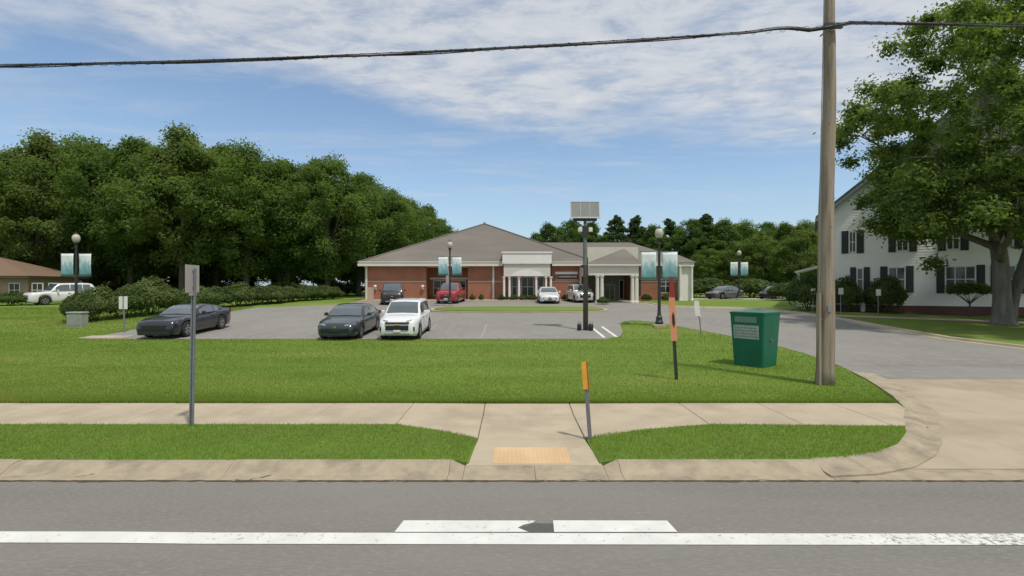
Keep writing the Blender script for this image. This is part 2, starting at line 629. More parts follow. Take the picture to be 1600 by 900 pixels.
SZ = .158
x = -2.0
proto = None
while x > -26:
    if proto is None:
        proto = slab([(-.8, SW0, SZ), (.8, SW0, SZ), (.8, SW1, SZ), (-.8, SW1, SZ)], sidewalk)
        proto.location = (x - .8, 0, 0)
    else:
        c = proto.copy()
        col.objects.link(c)
        c.location = (x - .8, 0, random.uniform(-.004, .004))
    x -= 1.6
LZ = .085
slab([(-2.0, SW0, SZ), (-1.2, 8.5, SZ - .02), (RX0, 8.2, LZ + .02), (RX0, 9.75, LZ), (RX0, SW1, SZ - .01), (-2.0, SW1, SZ)], sidewalk)
slab([(RX0, 8.2, LZ), (RX1, 8.2, LZ), (RX1, 9.75, LZ), (RX0, 9.75, LZ)], sidewalk)
slab([(RX0, 9.75, LZ), (RX1, 9.75, LZ), (RX1, SW1, SZ - .01), (RX0, SW1, SZ - .01)], sidewalk)
slab([(RX1, 8.2, LZ + .02), (2.2, 8.55, SZ - .02), (3.4, SW0, SZ), (3.4, SW1, SZ), (RX1, SW1, SZ - .01), (RX1, 9.75, LZ)], sidewalk)
slab([(3.4, SW0, SZ), (5.0, 8.8, SZ), (5.0, SW1, SZ), (3.4, SW1, SZ)], sidewalk)
slab([(5.0, 8.8, SZ), (6.5, 8.74, SZ), (6.5, SW1, SZ), (5.0, SW1, SZ)], sidewalk)
slab([(6.5, 8.74, SZ), (6.74, 8.76, SZ), (7.04, 9.2, SZ), (7.68, 10.0, SZ), (7.86, SW1, SZ), (6.5, SW1, SZ)], sidewalk)
slab([(RX0 - .1, 7.12, .035), (RX1 + .1, 7.12, .035), (RX1, 8.2, LZ), (RX0, 8.2, LZ)], sidewalk, name='ramp')
# tactile plate with truncated domes
WARN = mat('tactile_tan', (.58, .40, .22), (.50, .34, .18), scale=4, rough=.8, c3=(.62, .46, .28), s3=2)
zr = lambda y: .035 + (y - 7.12) * (LZ - .035) / 1.08
tp = MB()
tp.add([(-.27, 7.16, zr(7.16) + .006), (.83, 7.16, zr(7.16) + .006), (.83, 7.8, zr(7.8) + .006), (-.27, 7.8, zr(7.8) + .006),
        (-.27, 7.16, zr(7.16) - .01), (.83, 7.16, zr(7.16) - .01), (.83, 7.8, zr(7.8) - .01), (-.27, 7.8, zr(7.8) - .01)],
       [(0, 1, 2, 3), (4, 5, 1, 0), (5, 6, 2, 1), (6, 7, 3, 2), (7, 4, 0, 3)])
plate = tp.build('tactile_plate', WARN, sidewalk)
dm = MB()
for i in range(18):
    for j in range(10):
        cx, cy = -.24 + i * .0612, 7.19 + j * .0625
        z0 = zr(cy) + .0055
        dm.rings([[(cx + r * math.cos(k * math.pi / 3), cy + r * math.sin(k * math.pi / 3), z0 + h) for k in range(6)] for r, h in ((.013, 0), (.008, .006))])
d = dm.build('domes', WARN, plate)
d['kind'] = 'stuff'

# kerb ---------------------------------------------------------------------------
kr = MB()

KJ = mat('kerb_joint', (.17, .145, .105), (.12, .10, .075), scale=6, rough=1)
PROF = [(YK0, -.06), (YK0, .008), (6.66, .012), (6.83, .006), (6.90, .022), (6.97, .06), (7.03, .085), (7.08, .094), (7.18, .098), (7.18, -.06)]
FLAT = [(YK0, -.06), (YK0, .008), (6.66, .012), (6.83, .006), (6.90, .012), (6.97, .018), (7.03, .024), (7.08, .03), (7.11, .034), (7.11, -.06)]


LOW = [(y, z - .012 if z > 0 else z) for y, z in PROF]
for a_, b_ in ((-34, RX0 - .3), (RX1 + .3, 4.2)):
    kr.rings([[(xx, y, z) for y, z in LOW] for xx in (a_, b_)])
kerb = kr.build('kerb', KJ)
tag(kerb, 'pale aggregate concrete kerb and gutter along the road', kind='structure')


def kseg(x0, x1, pa, pb=None):
    pb = pb or pa
    return MB().rings([[(x0 + .003, y, z) for y, z in pa], [(x1 - .003, y, z) for y, z in pb]])


kx = RX0 - .3
kp = None
while kx > -30:
    if kp is None:
        kp = kseg(-1.5, 1.5, PROF).build('kerb_segment', KERB, kerb, loc=(kx - 1.5, 0, 0))
    else:
        c = kp.copy()
        col.objects.link(c)
        c.location = (kx - 1.5, random.uniform(-.008, .008), random.uniform(-.006, .004))
    kx -= 3.0
kseg(RX0 - .3, RX0 - .1, PROF, FLAT).build('kerb_segment', KERB, kerb)
kseg(RX0 - .1, .31, FLAT).build('kerb_segment', KERB, kerb)
kseg(.31, RX1 + .1, FLAT).build('kerb_segment', KERB, kerb)
kseg(RX1 + .1, RX1 + .3, FLAT, PROF).build('kerb_segment', KERB, kerb)
kseg(RX1 + .3, 4.2, PROF).build('kerb_segment', KERB, kerb)
# gutter crossing the driveway mouth
for a, b in ((4.2, 8.0), (8.0, 12.0), (12.0, 16.0), (16.0, 22.0)):
    MB().rings([[(xx, y, z) for y, z in [(YK0, -.06), (YK0, .008), (6.66, .012), (6.83, .004), (7.02, .016), (7.02, -.06)]] for xx in (a + .006, b - .006)]).build('gutter_slab', KERB, kerb)
sm_ = MB()
rs_ = random.Random(4)
xx = -14.0
pv = None
while xx < 14:
    wv = abs(rs_.gauss(.012, .012)) + .004
    cur = ((xx, YK0 - wv, .004), (xx, YK0 + .002 + abs(rs_.gauss(0, .012)), .0125))
    if pv:
        sm_.add([pv[0], cur[0], cur[1], pv[1]], [(0, 1, 2, 3)])
    pv = cur
    xx += rs_.uniform(.04, .12)
tag(sm_.build('gutter_seam', DIRT), 'thin line of dirt where asphalt meets the gutter', kind='structure')
# cracks and tar lines on the kerb
CR = mat('crack', (.07, .055, .04), (.05, .04, .03))


def kz(y):
    return float(np.interp(y, [p[0] for p in PROF[1:9]], [p[1] for p in PROF[1:9]]))


def crack(pts, wd):
    m_ = MB()
    pts2 = []
    for (ax, ay), (bx, by) in zip(pts, pts[1:]):
        for k in range(5):
            pts2.append((ax + (bx - ax) * k / 5 + random.uniform(-.01, .01), ay + (by - ay) * k / 5))
    pts2.append(pts[-1])
    vs = []
    for i, (px, py) in enumerate(pts2):
        ww = wd * (.5 + random.random()) * (1 if 0 < i < len(pts2) - 1 else .3)
        vs += [(px - ww, py - ww * .4, kz(py) + .006), (px + ww, py + ww * .4, kz(py) + .006)]
    m_.add(vs, [(2 * i, 2 * i + 1, 2 * i + 3, 2 * i + 2) for i in range(len(pts2) - 1)])
    m_.build('crack', CR, kerb)


crack([(-3.4, 6.64), (-3.28, 6.72), (-3.2, 6.83)], .016)
crack([(-6.75, 6.70), (-6.45, 6.78), (-6.2, 6.86)], .018)
crack([(-5.95, 6.66), (-5.75, 6.74), (-5.6, 6.86)], .015)

# driveway apron (concrete), sloping up from the gutter
az = lambda x, y: float(np.interp(y, [7.02, 12.95, 13.1], [.02, .186, .188]))
ap = [(4.2, 7.02), (23, 7.02), (22.5, 9), (22, 13.06), (9.06, 13.06)] + list(reversed([p for p in DRV if p[1] < 12.95]))
bmA = drape('driveway_apron', [ap], APRON, label='stained tan concrete driveway apron meeting the road', zf=az)
# kerb return round the lawn corner, made of segments along the curve
ret = [Vector((p[0], p[1], 0)) for p in DRV[:11]]
kret = tag(empty('kerb_return', (4.2, 7.1, 0)), 'curved concrete kerb sweeping from the road into the driveway', kind='structure')
for i in range(len(ret) - 1):
    secs = []
    for q in (0, 1):
        p = ret[i + q]
        pa = ret[max(i + q - 1, 0)]
        pb = ret[min(i + q + 1, len(ret) - 1)]
        tdir = (pb - pa).normalized()
        if i + q == 0:
            tdir = Vector((1, 0, 0))
        nrm = Vector((tdir.y, -tdir.x, 0))       # towards the driveway
        zb = az(0, p.y)
        hi = .098 + .055 * min(1, (p.y - 7.18) / 2) if p.y < 10.5 else max(zb + .03, .185 + .06 * max(0, (13 - p.y) / 3))
        ctr = p + tdir * (.003 if q == 0 else -.003)
        secs.append([tuple(ctr + nrm * o_ + Vector((0, 0, z))) for o_, z in
                     ((-.06, -.05), (-.06, hi), (.05, hi), (.11, hi - .012), (.19, zb + (hi - zb) * .55), (.27, zb + .012), (.45, zb + .006), (.45, -.05))])
    MB().rings(secs).build('kerb_segment', KERB, kret).matrix_parent_inverse = Matrix.Translation((-4.2, -7.1, 0))

# parking lot and driveway asphalt
lot = [(-19.2, 22.9), (4.2, 22.9)] + list(reversed(DRV[10:-1])) + [(9.04, 13.0), (21.9, 13.0), (19.9, 16), (19.5, 20), (19.5, 30), (19.2, 35), (18.0, 38.2), (14.5, 39.4), (12.2, 41),
       (12.0, 47), (12.6, 51.4), (6.5, 51.4), (4.0, 49.8), (-15, 49.8), (-15, 44), (-20, 40)]
drape('parking_lot', [lot], LOT, dz=.006, label='worn grey asphalt parking lot and driveway')
# right kerb of the driveway
rk = tag(empty('driveway_kerb', (19.6, 24, .3)), 'low pale kerb along the far side of the driveway', kind='structure')
rp = [(22.2, 12.6), (20.8, 14.2), (20.0, 16), (19.65, 18), (19.6, 20.5), (19.6, 23), (19.6, 26), (19.6, 29), (19.5, 32), (19.25, 35), (18.4, 37.8), (17.0, 38.9), (14.8, 39.5), (12.6, 40.9), (12.2, 43), (12.15, 47)]
for a, b in zip(rp, rp[1:]):
    a, b = Vector((*a, 0)), Vector((*b, 0))
    tdir = (b - a).normalized()
    nrm = Vector((-tdir.y, tdir.x, 0))
    secs = []
    for p, s_ in ((a, .008), (b, -.008)):
        zz = zt(p.y)
        secs.append([tuple(p + tdir * s_ + nrm * o_ + Vector((0, 0, zz + z))) for o_, z in ((-.14, -.1), (-.14, .11), (.0, .12), (.06, .1), (.1, .012), (.42, .012), (.42, -.1))])
    MB().rings(secs).build('kerb_segment', CONC, rk).matrix_parent_inverse = Matrix.Translation((-19.6, -24, -.3))


def ell(cx, cy, rx, ry, n=40, pw=3.2):
    o_ = []
    for k in range(n):
        a = 2 * math.pi * k / n
        c, s_ = math.cos(a), math.sin(a)
        o_.append((cx + rx * math.copysign(abs(c) ** (2 / pw), c), cy + ry * math.copysign(abs(s_) ** (2 / pw), s_)))
    return o_


drape('island_kerb', [ell(.5, 37.3, 6.4, 2.5)], CONC, dz=.10, skirt=.2, label='pale kerb round the grass island facing the brick building')
drape('grass_island', [ell(.5, 37.3, 6.15, 2.25)], LAWN, dz=.13, label='narrow grass island before the brick building')
drape('rear_drive', [[(19, 55), (70, 55), (70, 60.5), (19, 60.5)]], mat('pale_lot', (.33, .31, .28), (.28, .265, .24), scale=.6, rough=.9), dz=.006, label='pale drive where dark cars are parked under the trees')
drape('house_path', [[(19.7, 32.6), (33, 26.2), (33, 27.6), (20.2, 34.0)]], CONC, dz=.012, label='pale concrete path crossing the lawn of the white house')
drape('building_walk', [[(-15, 49.8), (4.0, 49.8), (6.0, 51.2), (6.0, 52), (-15, 52)]], CONC, dz=.09, skirt=.15, label='concrete walk along the front of the brick building')
drape('house_bed', [[(22.3, 36.9), (37, 28.4), (37.5, 29.6), (23, 38)]], MULCH, dz=.02, label='dark mulch bed at the foot of the white house')
drape('concrete_pad', [[(-19.6, 23.1), (-17.6, 23.1), (-17.6, 23.9), (-19.6, 23.9)]], CONC, dz=.03, skirt=.05, label='small concrete pad at the corner of the parking lot')
# parking lines
pk = MB()
for i in range(12):
    xa = -17.9 + i * 2.75
    if xa > 1:
        break
    ys = [23.2, 27, 28.5]
    for ya, yb in zip(ys, ys[1:]):
        pk.add([(xa - .05, ya, zt(ya) + .012), (xa + .05, ya, zt(ya) + .012), (xa + .05, yb, zt(yb) + .012), (xa - .05, yb, zt(yb) + .012)], [(0, 1, 2, 3)])
tag(pk.build('bay_lines', mat('faded_paint', (.33, .32, .30), (.24, .235, .22), scale=6, rough=.9)), 'faded white parking bay lines', kind='structure')
hat = MB()
for xa, wd, ya, yb, sh_ in ((4.15, .14, 23.4, 27.4, 0), (4.75, .14, 23.6, 27.4, 0)):
    ys = [ya] + [k for k, _ in ZK if ya < k < yb] + [yb]
    for y0_, y1_ in zip(ys, ys[1:]):
        o0, o1 = sh_ * (y0_ - ya) / (yb - ya), sh_ * (y1_ - ya) / (yb - ya)
        hat.add([(xa + o0, y0_, zt(y0_) + .012), (xa + wd + o0, y0_, zt(y0_) + .012), (xa + wd + o1, y1_, zt(y1_) + .012), (xa + o1, y1_, zt(y1_) + .012)], [(0, 1, 2, 3)])
tag(hat.build('hatch_lines', WHITEP), 'pair of white lines painted beside the tall pole', kind='structure')

# ------------------------------------------------------------------ grass blades
rng = np.random.default_rng(5)


def inpoly(P, poly):
    x_, y_ = P[:, 0], P[:, 1]
    r = np.zeros(len(P), bool)
    n = len(poly)
    for i in range(n):
        x1, y1 = poly[i]
        x2, y2 = poly[(i + 1) % n]
        c = ((y1 > y_) != (y2 > y_)) & (x_ < (x2 - x1) * (y_ - y1) / (y2 - y1 + 1e-12) + x1)
        r ^= c
    return r


def blades(P, z, h, wd, lean=.45):
    n = len(P)
    a = rng.uniform(0, 2 * np.pi, n)
    H = h * rng.uniform(.6, 1.25, n)
    W_ = wd * rng.uniform(.7, 1.3, n)
    dx, dy = np.cos(a), np.sin(a)
    b = rng.uniform(0, 2 * np.pi, n)
    l = lean * H * rng.uniform(.3, 1.4, n)
    V = np.zeros((n, 3, 3))
    V[:, 0] = np.stack([P[:, 0] - dx * W_ / 2, P[:, 1] - dy * W_ / 2, z - .004], 1)
    V[:, 1] = np.stack([P[:, 0] + dx * W_ / 2, P[:, 1] + dy * W_ / 2, z - .004], 1)
    V[:, 2] = np.stack([P[:, 0] + np.cos(b) * l, P[:, 1] + np.sin(b) * l, z + H], 1)
    return V


n = 90000
P = np.stack([rng.uniform(-13, 7.5, n), rng.uniform(YK1 - .02, 8.9, n)], 1)
ok = inpoly(P, [(-13, YK1 - .02), (RX0 - .1, YK1 - .02)] + vl[3:7] + [(-13, SW0)]) | inpoly(P, vr)
P = P[ok]
V1 = blades(P, np.array([vz(a_, b_) for a_, b_ in P]), .04, .0085)
g1 = quads_mesh('verge_grass', V1, BLADE)
tag(g1, 'short green grass blades on the verge', 'grass', kind='stuff')

lawnpoly = [(-60, SW1)] + [(7.93, SW1)] + DRV[7:] + [(4.2, 22.88), (-19.2, 22.88), (-20, 40), (-60, 40)]
n = 520000
yy_ = SW1 + (40 - SW1) * rng.uniform(0, 1, n) ** 2.3
xx_ = np.where(rng.uniform(0, 1, n) < .75, rng.uniform(-1.1, 1.1, n), rng.normal(-.9, .45, n)) * yy_
P = np.stack([xx_, yy_], 1)
P = P[inpoly(P, lawnpoly)]
zz_ = np.interp(P[:, 1], _ky, _kz)
V2 = blades(P, zz_, .034 + .001 * (P[:, 1] - 10), .010 + .0012 * (P[:, 1] - 10))
# denser fringe along the sidewalk edge
n = 22000
Pf = np.stack([rng.uniform(-15, 7.85, n), SW1 + np.abs(rng.normal(0, .06, n)) - .03], 1)
V3 = blades(Pf, np.full(n, .165), .06, .009)
g2 = quads_mesh('lawn_grass', np.concatenate([V2, V3]), BLADE)
tag(g2, 'mown green grass blades covering the lawn', 'grass', kind='stuff')


# ------------------------------------------------------------------ trees and shrubs
def leaves(rng, C, Rr, per, size, outward_from, up=.5, elong=1.6, shell=.55):
    """diamond leaf faces scattered in clumps C with radii Rr"""
    C = np.asarray(C)
    Rr = np.asarray(Rr)
    idx = np.repeat(np.arange(len(C)), per)
    n = len(idx)
    d = rng.normal(size=(n, 3))
    d /= np.linalg.norm(d, axis=1)[:, None]
    rad = (shell + (1 - shell) * rng.uniform(0, 1, n)) * Rr[idx] * (1 + .25 * np.clip(rng.normal(size=n), -1.6, 1.6))
    sq = np.array([1.0, 1.0, .72])
    P = C[idx] + d * rad[:, None] * sq
    nrm = d * .7 + np.array([0, 0, up]) + rng.normal(size=(n, 3)) * .55
    nrm /= np.linalg.norm(nrm, axis=1)[:, None]
    t = np.cross(nrm, rng.normal(size=(n, 3)))
    t /= np.linalg.norm(t, axis=1)[:, None]
    b = np.cross(nrm, t)
    s_ = size * rng.uniform(.6, 1.35, n)[:, None]
    V = np.stack([P - t * s_ * elong / 2, P + b * s_ / 2, P + t * s_ * elong / 2, P - b * s_ / 2], 1)
    return V


def tree_mesh(seed, H, r, zc0, n_cl, per, leaf, m_leaf, m_bark, tr=.35, shape='round', name='tree'):
    rg = np.random.default_rng(seed)
    rnd = random.Random(seed)
    root = empty(name)
    C, Rr = [], []
    ch = H - zc0
    while len(C) < n_cl:
        u = rg.normal(size=3)
        u /= np.linalg.norm(u)
        q = rg.uniform(.35, 1) ** .5
        zz = zc0 + ch * (.5 + .5 * u[2] * q)
        f = (zz - zc0) / ch
        if shape == 'round':
            prof_ = math.sqrt(max(0.02, 1 - (2 * f - .9) ** 2 * .8)) if f < .95 else .35
        elif shape == 'cone':
            prof_ = max(.2, (1 - f) ** .5)
        else:
            prof_ = max(.15, math.sin(math.pi * min(1, .18 + f * .80)))
        rr = r * prof_ * math.sqrt(u[0] ** 2 + u[1] ** 2) * q * 1.15
        a = math.atan2(u[1], u[0])
        C.append((rr * math.cos(a) * rnd.uniform(.8, 1.15), rr * math.sin(a) * rnd.uniform(.8, 1.15), zz))
        Rr.append(r * rnd.uniform(.14, .26) * (1 if shape != 'cone' else .35 + .9 * prof_))
    V = leaves(rg, C, Rr, per, leaf, None)
    quads_mesh('crown', V, m_leaf, root)
    b = MB()
    lean = (rnd.uniform(-.3, .3), rnd.uniform(-.3, .3))
    pts = [(lean[0] * k, lean[1] * k, (zc0 + ch * .7) * k) for k in (0, .03, .1, .3, .55, .8, 1)]
    b.tube(pts, [tr * 1.5, tr * 1.15, tr, tr * .85, tr * .6, tr * .35, tr * .1], 9)
    for k in range(12):
        c = C[rnd.randrange(len(C))]
        s0 = rnd.uniform(.25, .75)
        z0 = (zc0 + ch * .7) * s0
        p0 = Vector((lean[0] * s0, lean[1] * s0, z0))
        p1 = Vector(c)
        if p1.z < z0:
            p0.z = max(1.8, p1.z - .8)
        mid = p0.lerp(p1, .5) + Vector((0, 0, .4))
        b.tube([p0, mid, p1], [tr * .4, tr * .22, tr * .06], 5)
    b.build('trunk', m_bark, root, smooth=True)
    return root


LF1 = leaf_mat('leaf_mid', (.14, .21, .056), (.098, .155, .042), .5, .25)
LF2 = leaf_mat('leaf_dark', (.112, .18, .05), (.078, .132, .038), .5, .25)
LF3 = leaf_mat('leaf_olive', (.15, .20, .062), (.105, .155, .046), .5, .3)
LF4 = leaf_mat('leaf_bright', (.14, .20, .045), (.10, .15, .035), .3, .3)
LF5 = leaf_mat('leaf_pine', (.075, .118, .045), (.05, .085, .034), .35, .3)
LFB = leaf_mat('leaf_big', (.15, .21, .06), (.10, .155, .044), .5, .35)
LFH = leaf_mat('leaf_hedge', (.12, .16, .05), (.08, .115, .036), .25, .8)

protos = {
    'a': tree_mesh(11, 20, 7.2, 3.0, 170, 230, .215, LF1, BARK, .42, 'round', 'broadleaf_tree'),
    'b': tree_mesh(12, 20, 6.6, 2.8, 170, 230, .215, LF2, BARK, .40, 'round', 'broadleaf_tree'),
    'c': tree_mesh(13, 20, 6.8, 3.2, 150, 230, .215, LF3, BARK, .40, 'oval', 'broadleaf_tree'),
    'd': tree_mesh(14, 16, 5.6, 1.2, 130, 220, .215, LF4, BARK, .34, 'round', 'broadleaf_tree'),
    'e': tree_mesh(15, 18, 4.0, 2.0, 150, 150, .22, LF5, BARK, .30, 'cone', 'pine_tree'),
    'f': tree_mesh(16, 18, 4.8, 1.5, 130, 220, .22, LF2, BARK, .32, 'oval', 'broadleaf_tree'),
}
used = set()


def place_tree(k, px, Y, ytop, label, group, rz=None, wide=1.0, name=None):
    o = protos[k]
    if k in used:
        o = copy_tree(o)
    used.add(k)
    Hb = {'a': 20.6, 'b': 20.6, 'c': 20.6, 'd': 16.5, 'e': 18.4, 'f': 18.5}[k]
    z0 = zt(Y) - .05
    s = (PZ(ytop, Y) - z0) / Hb
    o.location = (PX(px, Y), Y, z0)
    o.scale = (s * wide, s * wide, s)
    o.rotation_euler = (0, 0, random.uniform(0, 6.28) if rz is None else rz)
    tag(o, label, 'tree', group)
    return o


GL = 'tall trees in the row beyond the hedge'
Ll = {'a': 'tall mid green broadleaf tree in the row beyond the hedge', 'b': 'tall dark green broadleaf tree in the row beyond the hedge', 'c': 'tall olive green airy tree in the row beyond the hedge', 'f': 'dark narrow tree at the back of the row beyond the hedge'}
for k, px, Y, yt, wd in (('a', -95, 60, 232, 1.0), ('b', -10, 66, 226, 1.0), ('c', 60, 58, 205, .95), ('a', 135, 64, 206, 1.0), ('b', 205, 60, 204, 1.0), ('c', 285, 57, 196, 1.05),
                         ('b', 340, 68, 214, 1.05), ('a', 385, 60, 218, .95), ('b', 450, 64, 240, 1.0), ('a', 512, 63, 236, .95), ('b', 560, 72, 262, 1.0), ('a', 598, 78, 284, 1.0),
                         ('b', 632, 85, 300, 1.0), ('f', 665, 92, 318, 1.2), ('b', 690, 100, 336, 1.0), ('a', 250, 75, 222, 1.1), ('b', 100, 80, 236, 1.2), ('a', 430, 80, 262, 1.1), ('b', 20, 84, 250, 1.2), ('f', 180, 86, 260, 1.4), ('f', 330, 90, 262, 1.4), ('f', 500, 92, 268, 1.3), ('f', 555, 96, 290, 1.3)):
    place_tree(k, px, Y, yt, Ll[k], GL, wide=wd)
for i in range(11):
    place_tree('d', -40 + i * 62, 100 + (i % 3) * 5, 300 + (i % 4) * 12, 'low leafy tree far behind the tall row, seen between trunks', 'low trees behind the tall row', wide=1.5)
GR = 'trees in the background wood behind the brick building'
for k, px, Y, yt, wd in (('f', 838, 112, 362, 1.1), ('f', 858, 108, 346, 1.15), ('b', 890, 112, 338, .9), ('f', 925, 106, 344, 1.15), ('e', 963, 108, 330, 1.15), ('e', 994, 110, 331, 1.1), ('f', 1022, 106, 349, 1.2),
                         ('e', 1046, 110, 336, 1.2), ('b', 1078, 104, 337, .95), ('e', 1102, 104, 328, 1.3), ('f', 1130, 100, 340, 1.2), ('a', 1160, 110, 341, 1.0), ('b', 1195, 112, 342, 1.0), ('f', 1228, 104, 345, 1.1), ('a', 1262, 108, 341, 1.0), ('b', 1300, 104, 340, 1.0),
                         ('f', 1345, 110, 346, 1.2), ('f', 900, 120, 352, 1.3), ('f', 1000, 122, 352, 1.4), ('b', 1110, 122, 350, 1.1)):
    place_tree(k, px, Y, yt, 'pointed dark pine in the wood behind the brick building' if k == 'e' else 'dark broadleaf tree in the wood behind the brick building', GR if k != 'e' else 'pines behind the brick building', wide=wd)
for px, Y, yt, wd in ((1192, 78, 356, 1.0), (1250, 72, 346, 1.05), (1150, 82, 372, .9), (1105, 84, 380, .9)):
    place_tree('d', px, Y, yt, 'bright green leafy tree beyond the rear drive', 'bright green trees beyond the rear drive', wide=wd)
place_tree('d', 1290, 66, 372, 'bright green leafy tree close behind the white house corner', None, wide=.9)

# the large near tree on the right -----------------------------------------------
bt = empty('shade_tree', (PX(1567, 28.2), 28.2, zt(28.2) - .03))
rg = np.random.default_rng(77)
rnd = random.Random(77)
tb = MB()
tb.tube([(0, 0, 0), (0, 0, .15), (-.02, 0, .6), (-.05, 0, 2.0), (-.15, 0, 3.6), (-.3, .1, 5.2)], [.72, .56, .46, .40, .38, .33], 12)
tb.tube([(.35, .1, .1), (.5, .1, .7), (1.0, .2, 2.2), (1.9, .4, 4.4), (2.6, .6, 6.5), (3.0, .8, 9)], [.42, .33, .28, .25, .2, .1], 10)
ends = []
limbs = [((-.3, .1, 5.0), (-3.2, -1.2, 7.6), (-6.0, -2.5, 9.0)), ((-.2, 0, 4.2), (-2.6, .8, 5.6), (-6.2, 1.6, 6.6)), ((-.3, .1, 5.2), (-1.0, -.5, 9), (-2.2, -1.0, 14.0)),
         ((-.3, .1, 5.2), (.6, .6, 9.5), (1.0, 1.5, 15.5)), ((-.3, .1, 5.0), (-2.5, 2.6, 9), (-5, 4.4, 12)), ((-.3, .1, 5.1), (.5, -3, 8), (.6, -5.2, 9.8)),
         ((1.9, .4, 4.4), (4.5, -.6, 7), (7.5, -1.5, 9)), ((2.6, .6, 6.5), (4.4, 2, 10), (5.6, 3, 13)), ((1.2, .3, 2.8), (3.8, -2.4, 5.2), (6, -4, 6.8)), ((-.1, 0, 3.4), (-1.8, -2.4, 5.2), (-3.6, -4.8, 6.2)),
         ((-.25, .1, 4.6), (-2.4, -1.2, 6.0), (-5.0, -3.6, 7.0))]
for p0, p1, p2 in limbs:
    p0, p1, p2 = Vector(p0), Vector(p1), Vector(p2)
    pts = [p0.lerp(p1, t).lerp(p1.lerp(p2, t), t) for t in (0, .2, .4, .6, .8, 1)]
    pts = [p + Vector((rnd.uniform(-.12, .12), rnd.uniform(-.12, .12), rnd.uniform(-.12, .12))) * (1 if 0 < i < 5 else 0) for i, p in enumerate(pts)]
    tb.tube(pts, [.22, .18, .14, .10, .07, .03], 7)
    for k in range(7):
        s0 = rnd.uniform(.35, 1)
        b0 = p0.lerp(p1, s0).lerp(p1.lerp(p2, s0), s0)
        e = b0 + Vector((rnd.gauss(0, 1.7), rnd.gauss(0, 1.7), rnd.gauss(.5, 1.2)))
        tb.tube([b0, b0.lerp(e, .5) + Vector((0, 0, .2)), e], [.055, .035, .012], 5)
        ends.append(tuple(e))
tb.build('trunk', BARKP, bt, smooth=True)
C, Rr = list(ends), [rnd.uniform(.7, 1.2) for _ in ends]
while len(C) < 430:
    u = rg.normal(size=3)
    u /= np.linalg.norm(u)
    q = rg.uniform(.3, 1) ** .45
    zz = 12.2 + 8.4 * u[2] * q
    f = (zz - 3.8) / 16.8
    rr = 8.7 * math.sqrt(max(.05, 1 - (2 * f - .8) ** 2 * .72)) * math.hypot(u[0], u[1]) * q * 1.08
    a = math.atan2(u[1], u[0])
    xx, yy2 = rr * math.cos(a), rr * math.sin(a)
    if zz < 6.2 + .5 * max(0, 3 - abs(xx)) and rnd.random() < .6 or zz < 4.6:
        continue
    C.append((xx + 1.1, yy2 - 1.2, zz))
    Rr.append(rnd.uniform(.55, 1.25))
for _k in range(60):
    C.append((rnd.uniform(-8.2, 1.5), rnd.uniform(-4.5, .5), rnd.uniform(5.0, 7.4)))
    Rr.append(rnd.uniform(.6, 1.1))
V = leaves(rg, C, Rr, 340, .115, None, up=.6, elong=2.0, shell=.2)
quads_mesh('crown', V, LFB, bt)
tag(bt, 'large spreading shade tree with forked trunk before the white house', 'tree')


def shrub_proto(seed, rx, ry, h, n, leaf, m, name):
    rg = np.random.default_rng(seed)
    root = empty(name)
    d = rg.normal(size=(n, 3))
    d[:, 2] = np.abs(d[:, 2]) - .25
    d /= np.linalg.norm(d, axis=1)[:, None]
    lump = 1 + .10 * np.sin(d[:, 0] * 6 + seed) + .10 * np.sin(d[:, 1] * 5 + 2) + .08 * np.sin(d[:, 2] * 7)
    q = rg.uniform(.62, 1.03, n) * lump
    P = np.stack([d[:, 0] * rx * q, d[:, 1] * ry * q, np.maximum(.03, h * .40 + d[:, 2] * h * .58 * q)], 1)
    nrm = d + rg.normal(size=(n, 3)) * .6
    nrm /= np.linalg.norm(nrm, axis=1)[:, None]
    t = np.cross(nrm, rg.normal(size=(n, 3)))
    t /= np.linalg.norm(t, axis=1)[:, None]
    b = np.cross(nrm, t)
    s_ = leaf * rg.uniform(.6, 1.4, n)[:, None]
    V = np.stack([P - t * s_ * .8, P + b * s_ / 2, P + t * s_ * .8, P - b * s_ / 2], 1)
    quads_mesh('foliage', V, m, root)
    sm = MB()
    for k in range(6):
        a = k * 1.05
        sm.tube([(.05 * math.cos(a), .05 * math.sin(a), -.02), (rx * .3 * math.cos(a), ry * .3 * math.sin(a), h * .4), (rx * .55 * math.cos(a), ry * .55 * math.sin(a), h * .75)], [.03, .02, .008], 5)
    sm.build('stem', BARK, root)
    return root


hp = shrub_proto(3, 1.5, 1.3, 1.9, 9000, .09, LFH, 'hedge_shrub')
hp2 = shrub_proto(4, 1.45, 1.4, 1.9, 9000, .09, leaf_mat('leaf_hedge_dark', (.09, .13, .04), (.058, .09, .028), .25, .8), 'hedge_shrub')
hl = [(hp, hp2)[i % 2] for i in range(16)]
for i in range(15):
    f = i / 14.0
    X_, Y_ = -24.6 + f * 4.6 + random.uniform(-.3, .3), 30.4 + f * 27 + random.uniform(-.3, .3)
    o = (hp if i == 0 else hp2 if i == 1 else copy_tree((hp, hp2)[i % 2]))
    o.location = (X_, Y_, zt(Y_) - .03)
    o.rotation_euler = (0, 0, random.uniform(0, 6))
    s = random.uniform(.92, 1.15)
    o.scale = (s * random.uniform(.85, 1.15), s * random.uniform(.85, 1.15), s * (random.uniform(.95, 1.1) if i < 3 else random.uniform(.66, .9)))
    tag(o, 'leafy rounded shrub in the hedge along the parking lot', 'shrub', 'shrubs of the hedge along the lot')


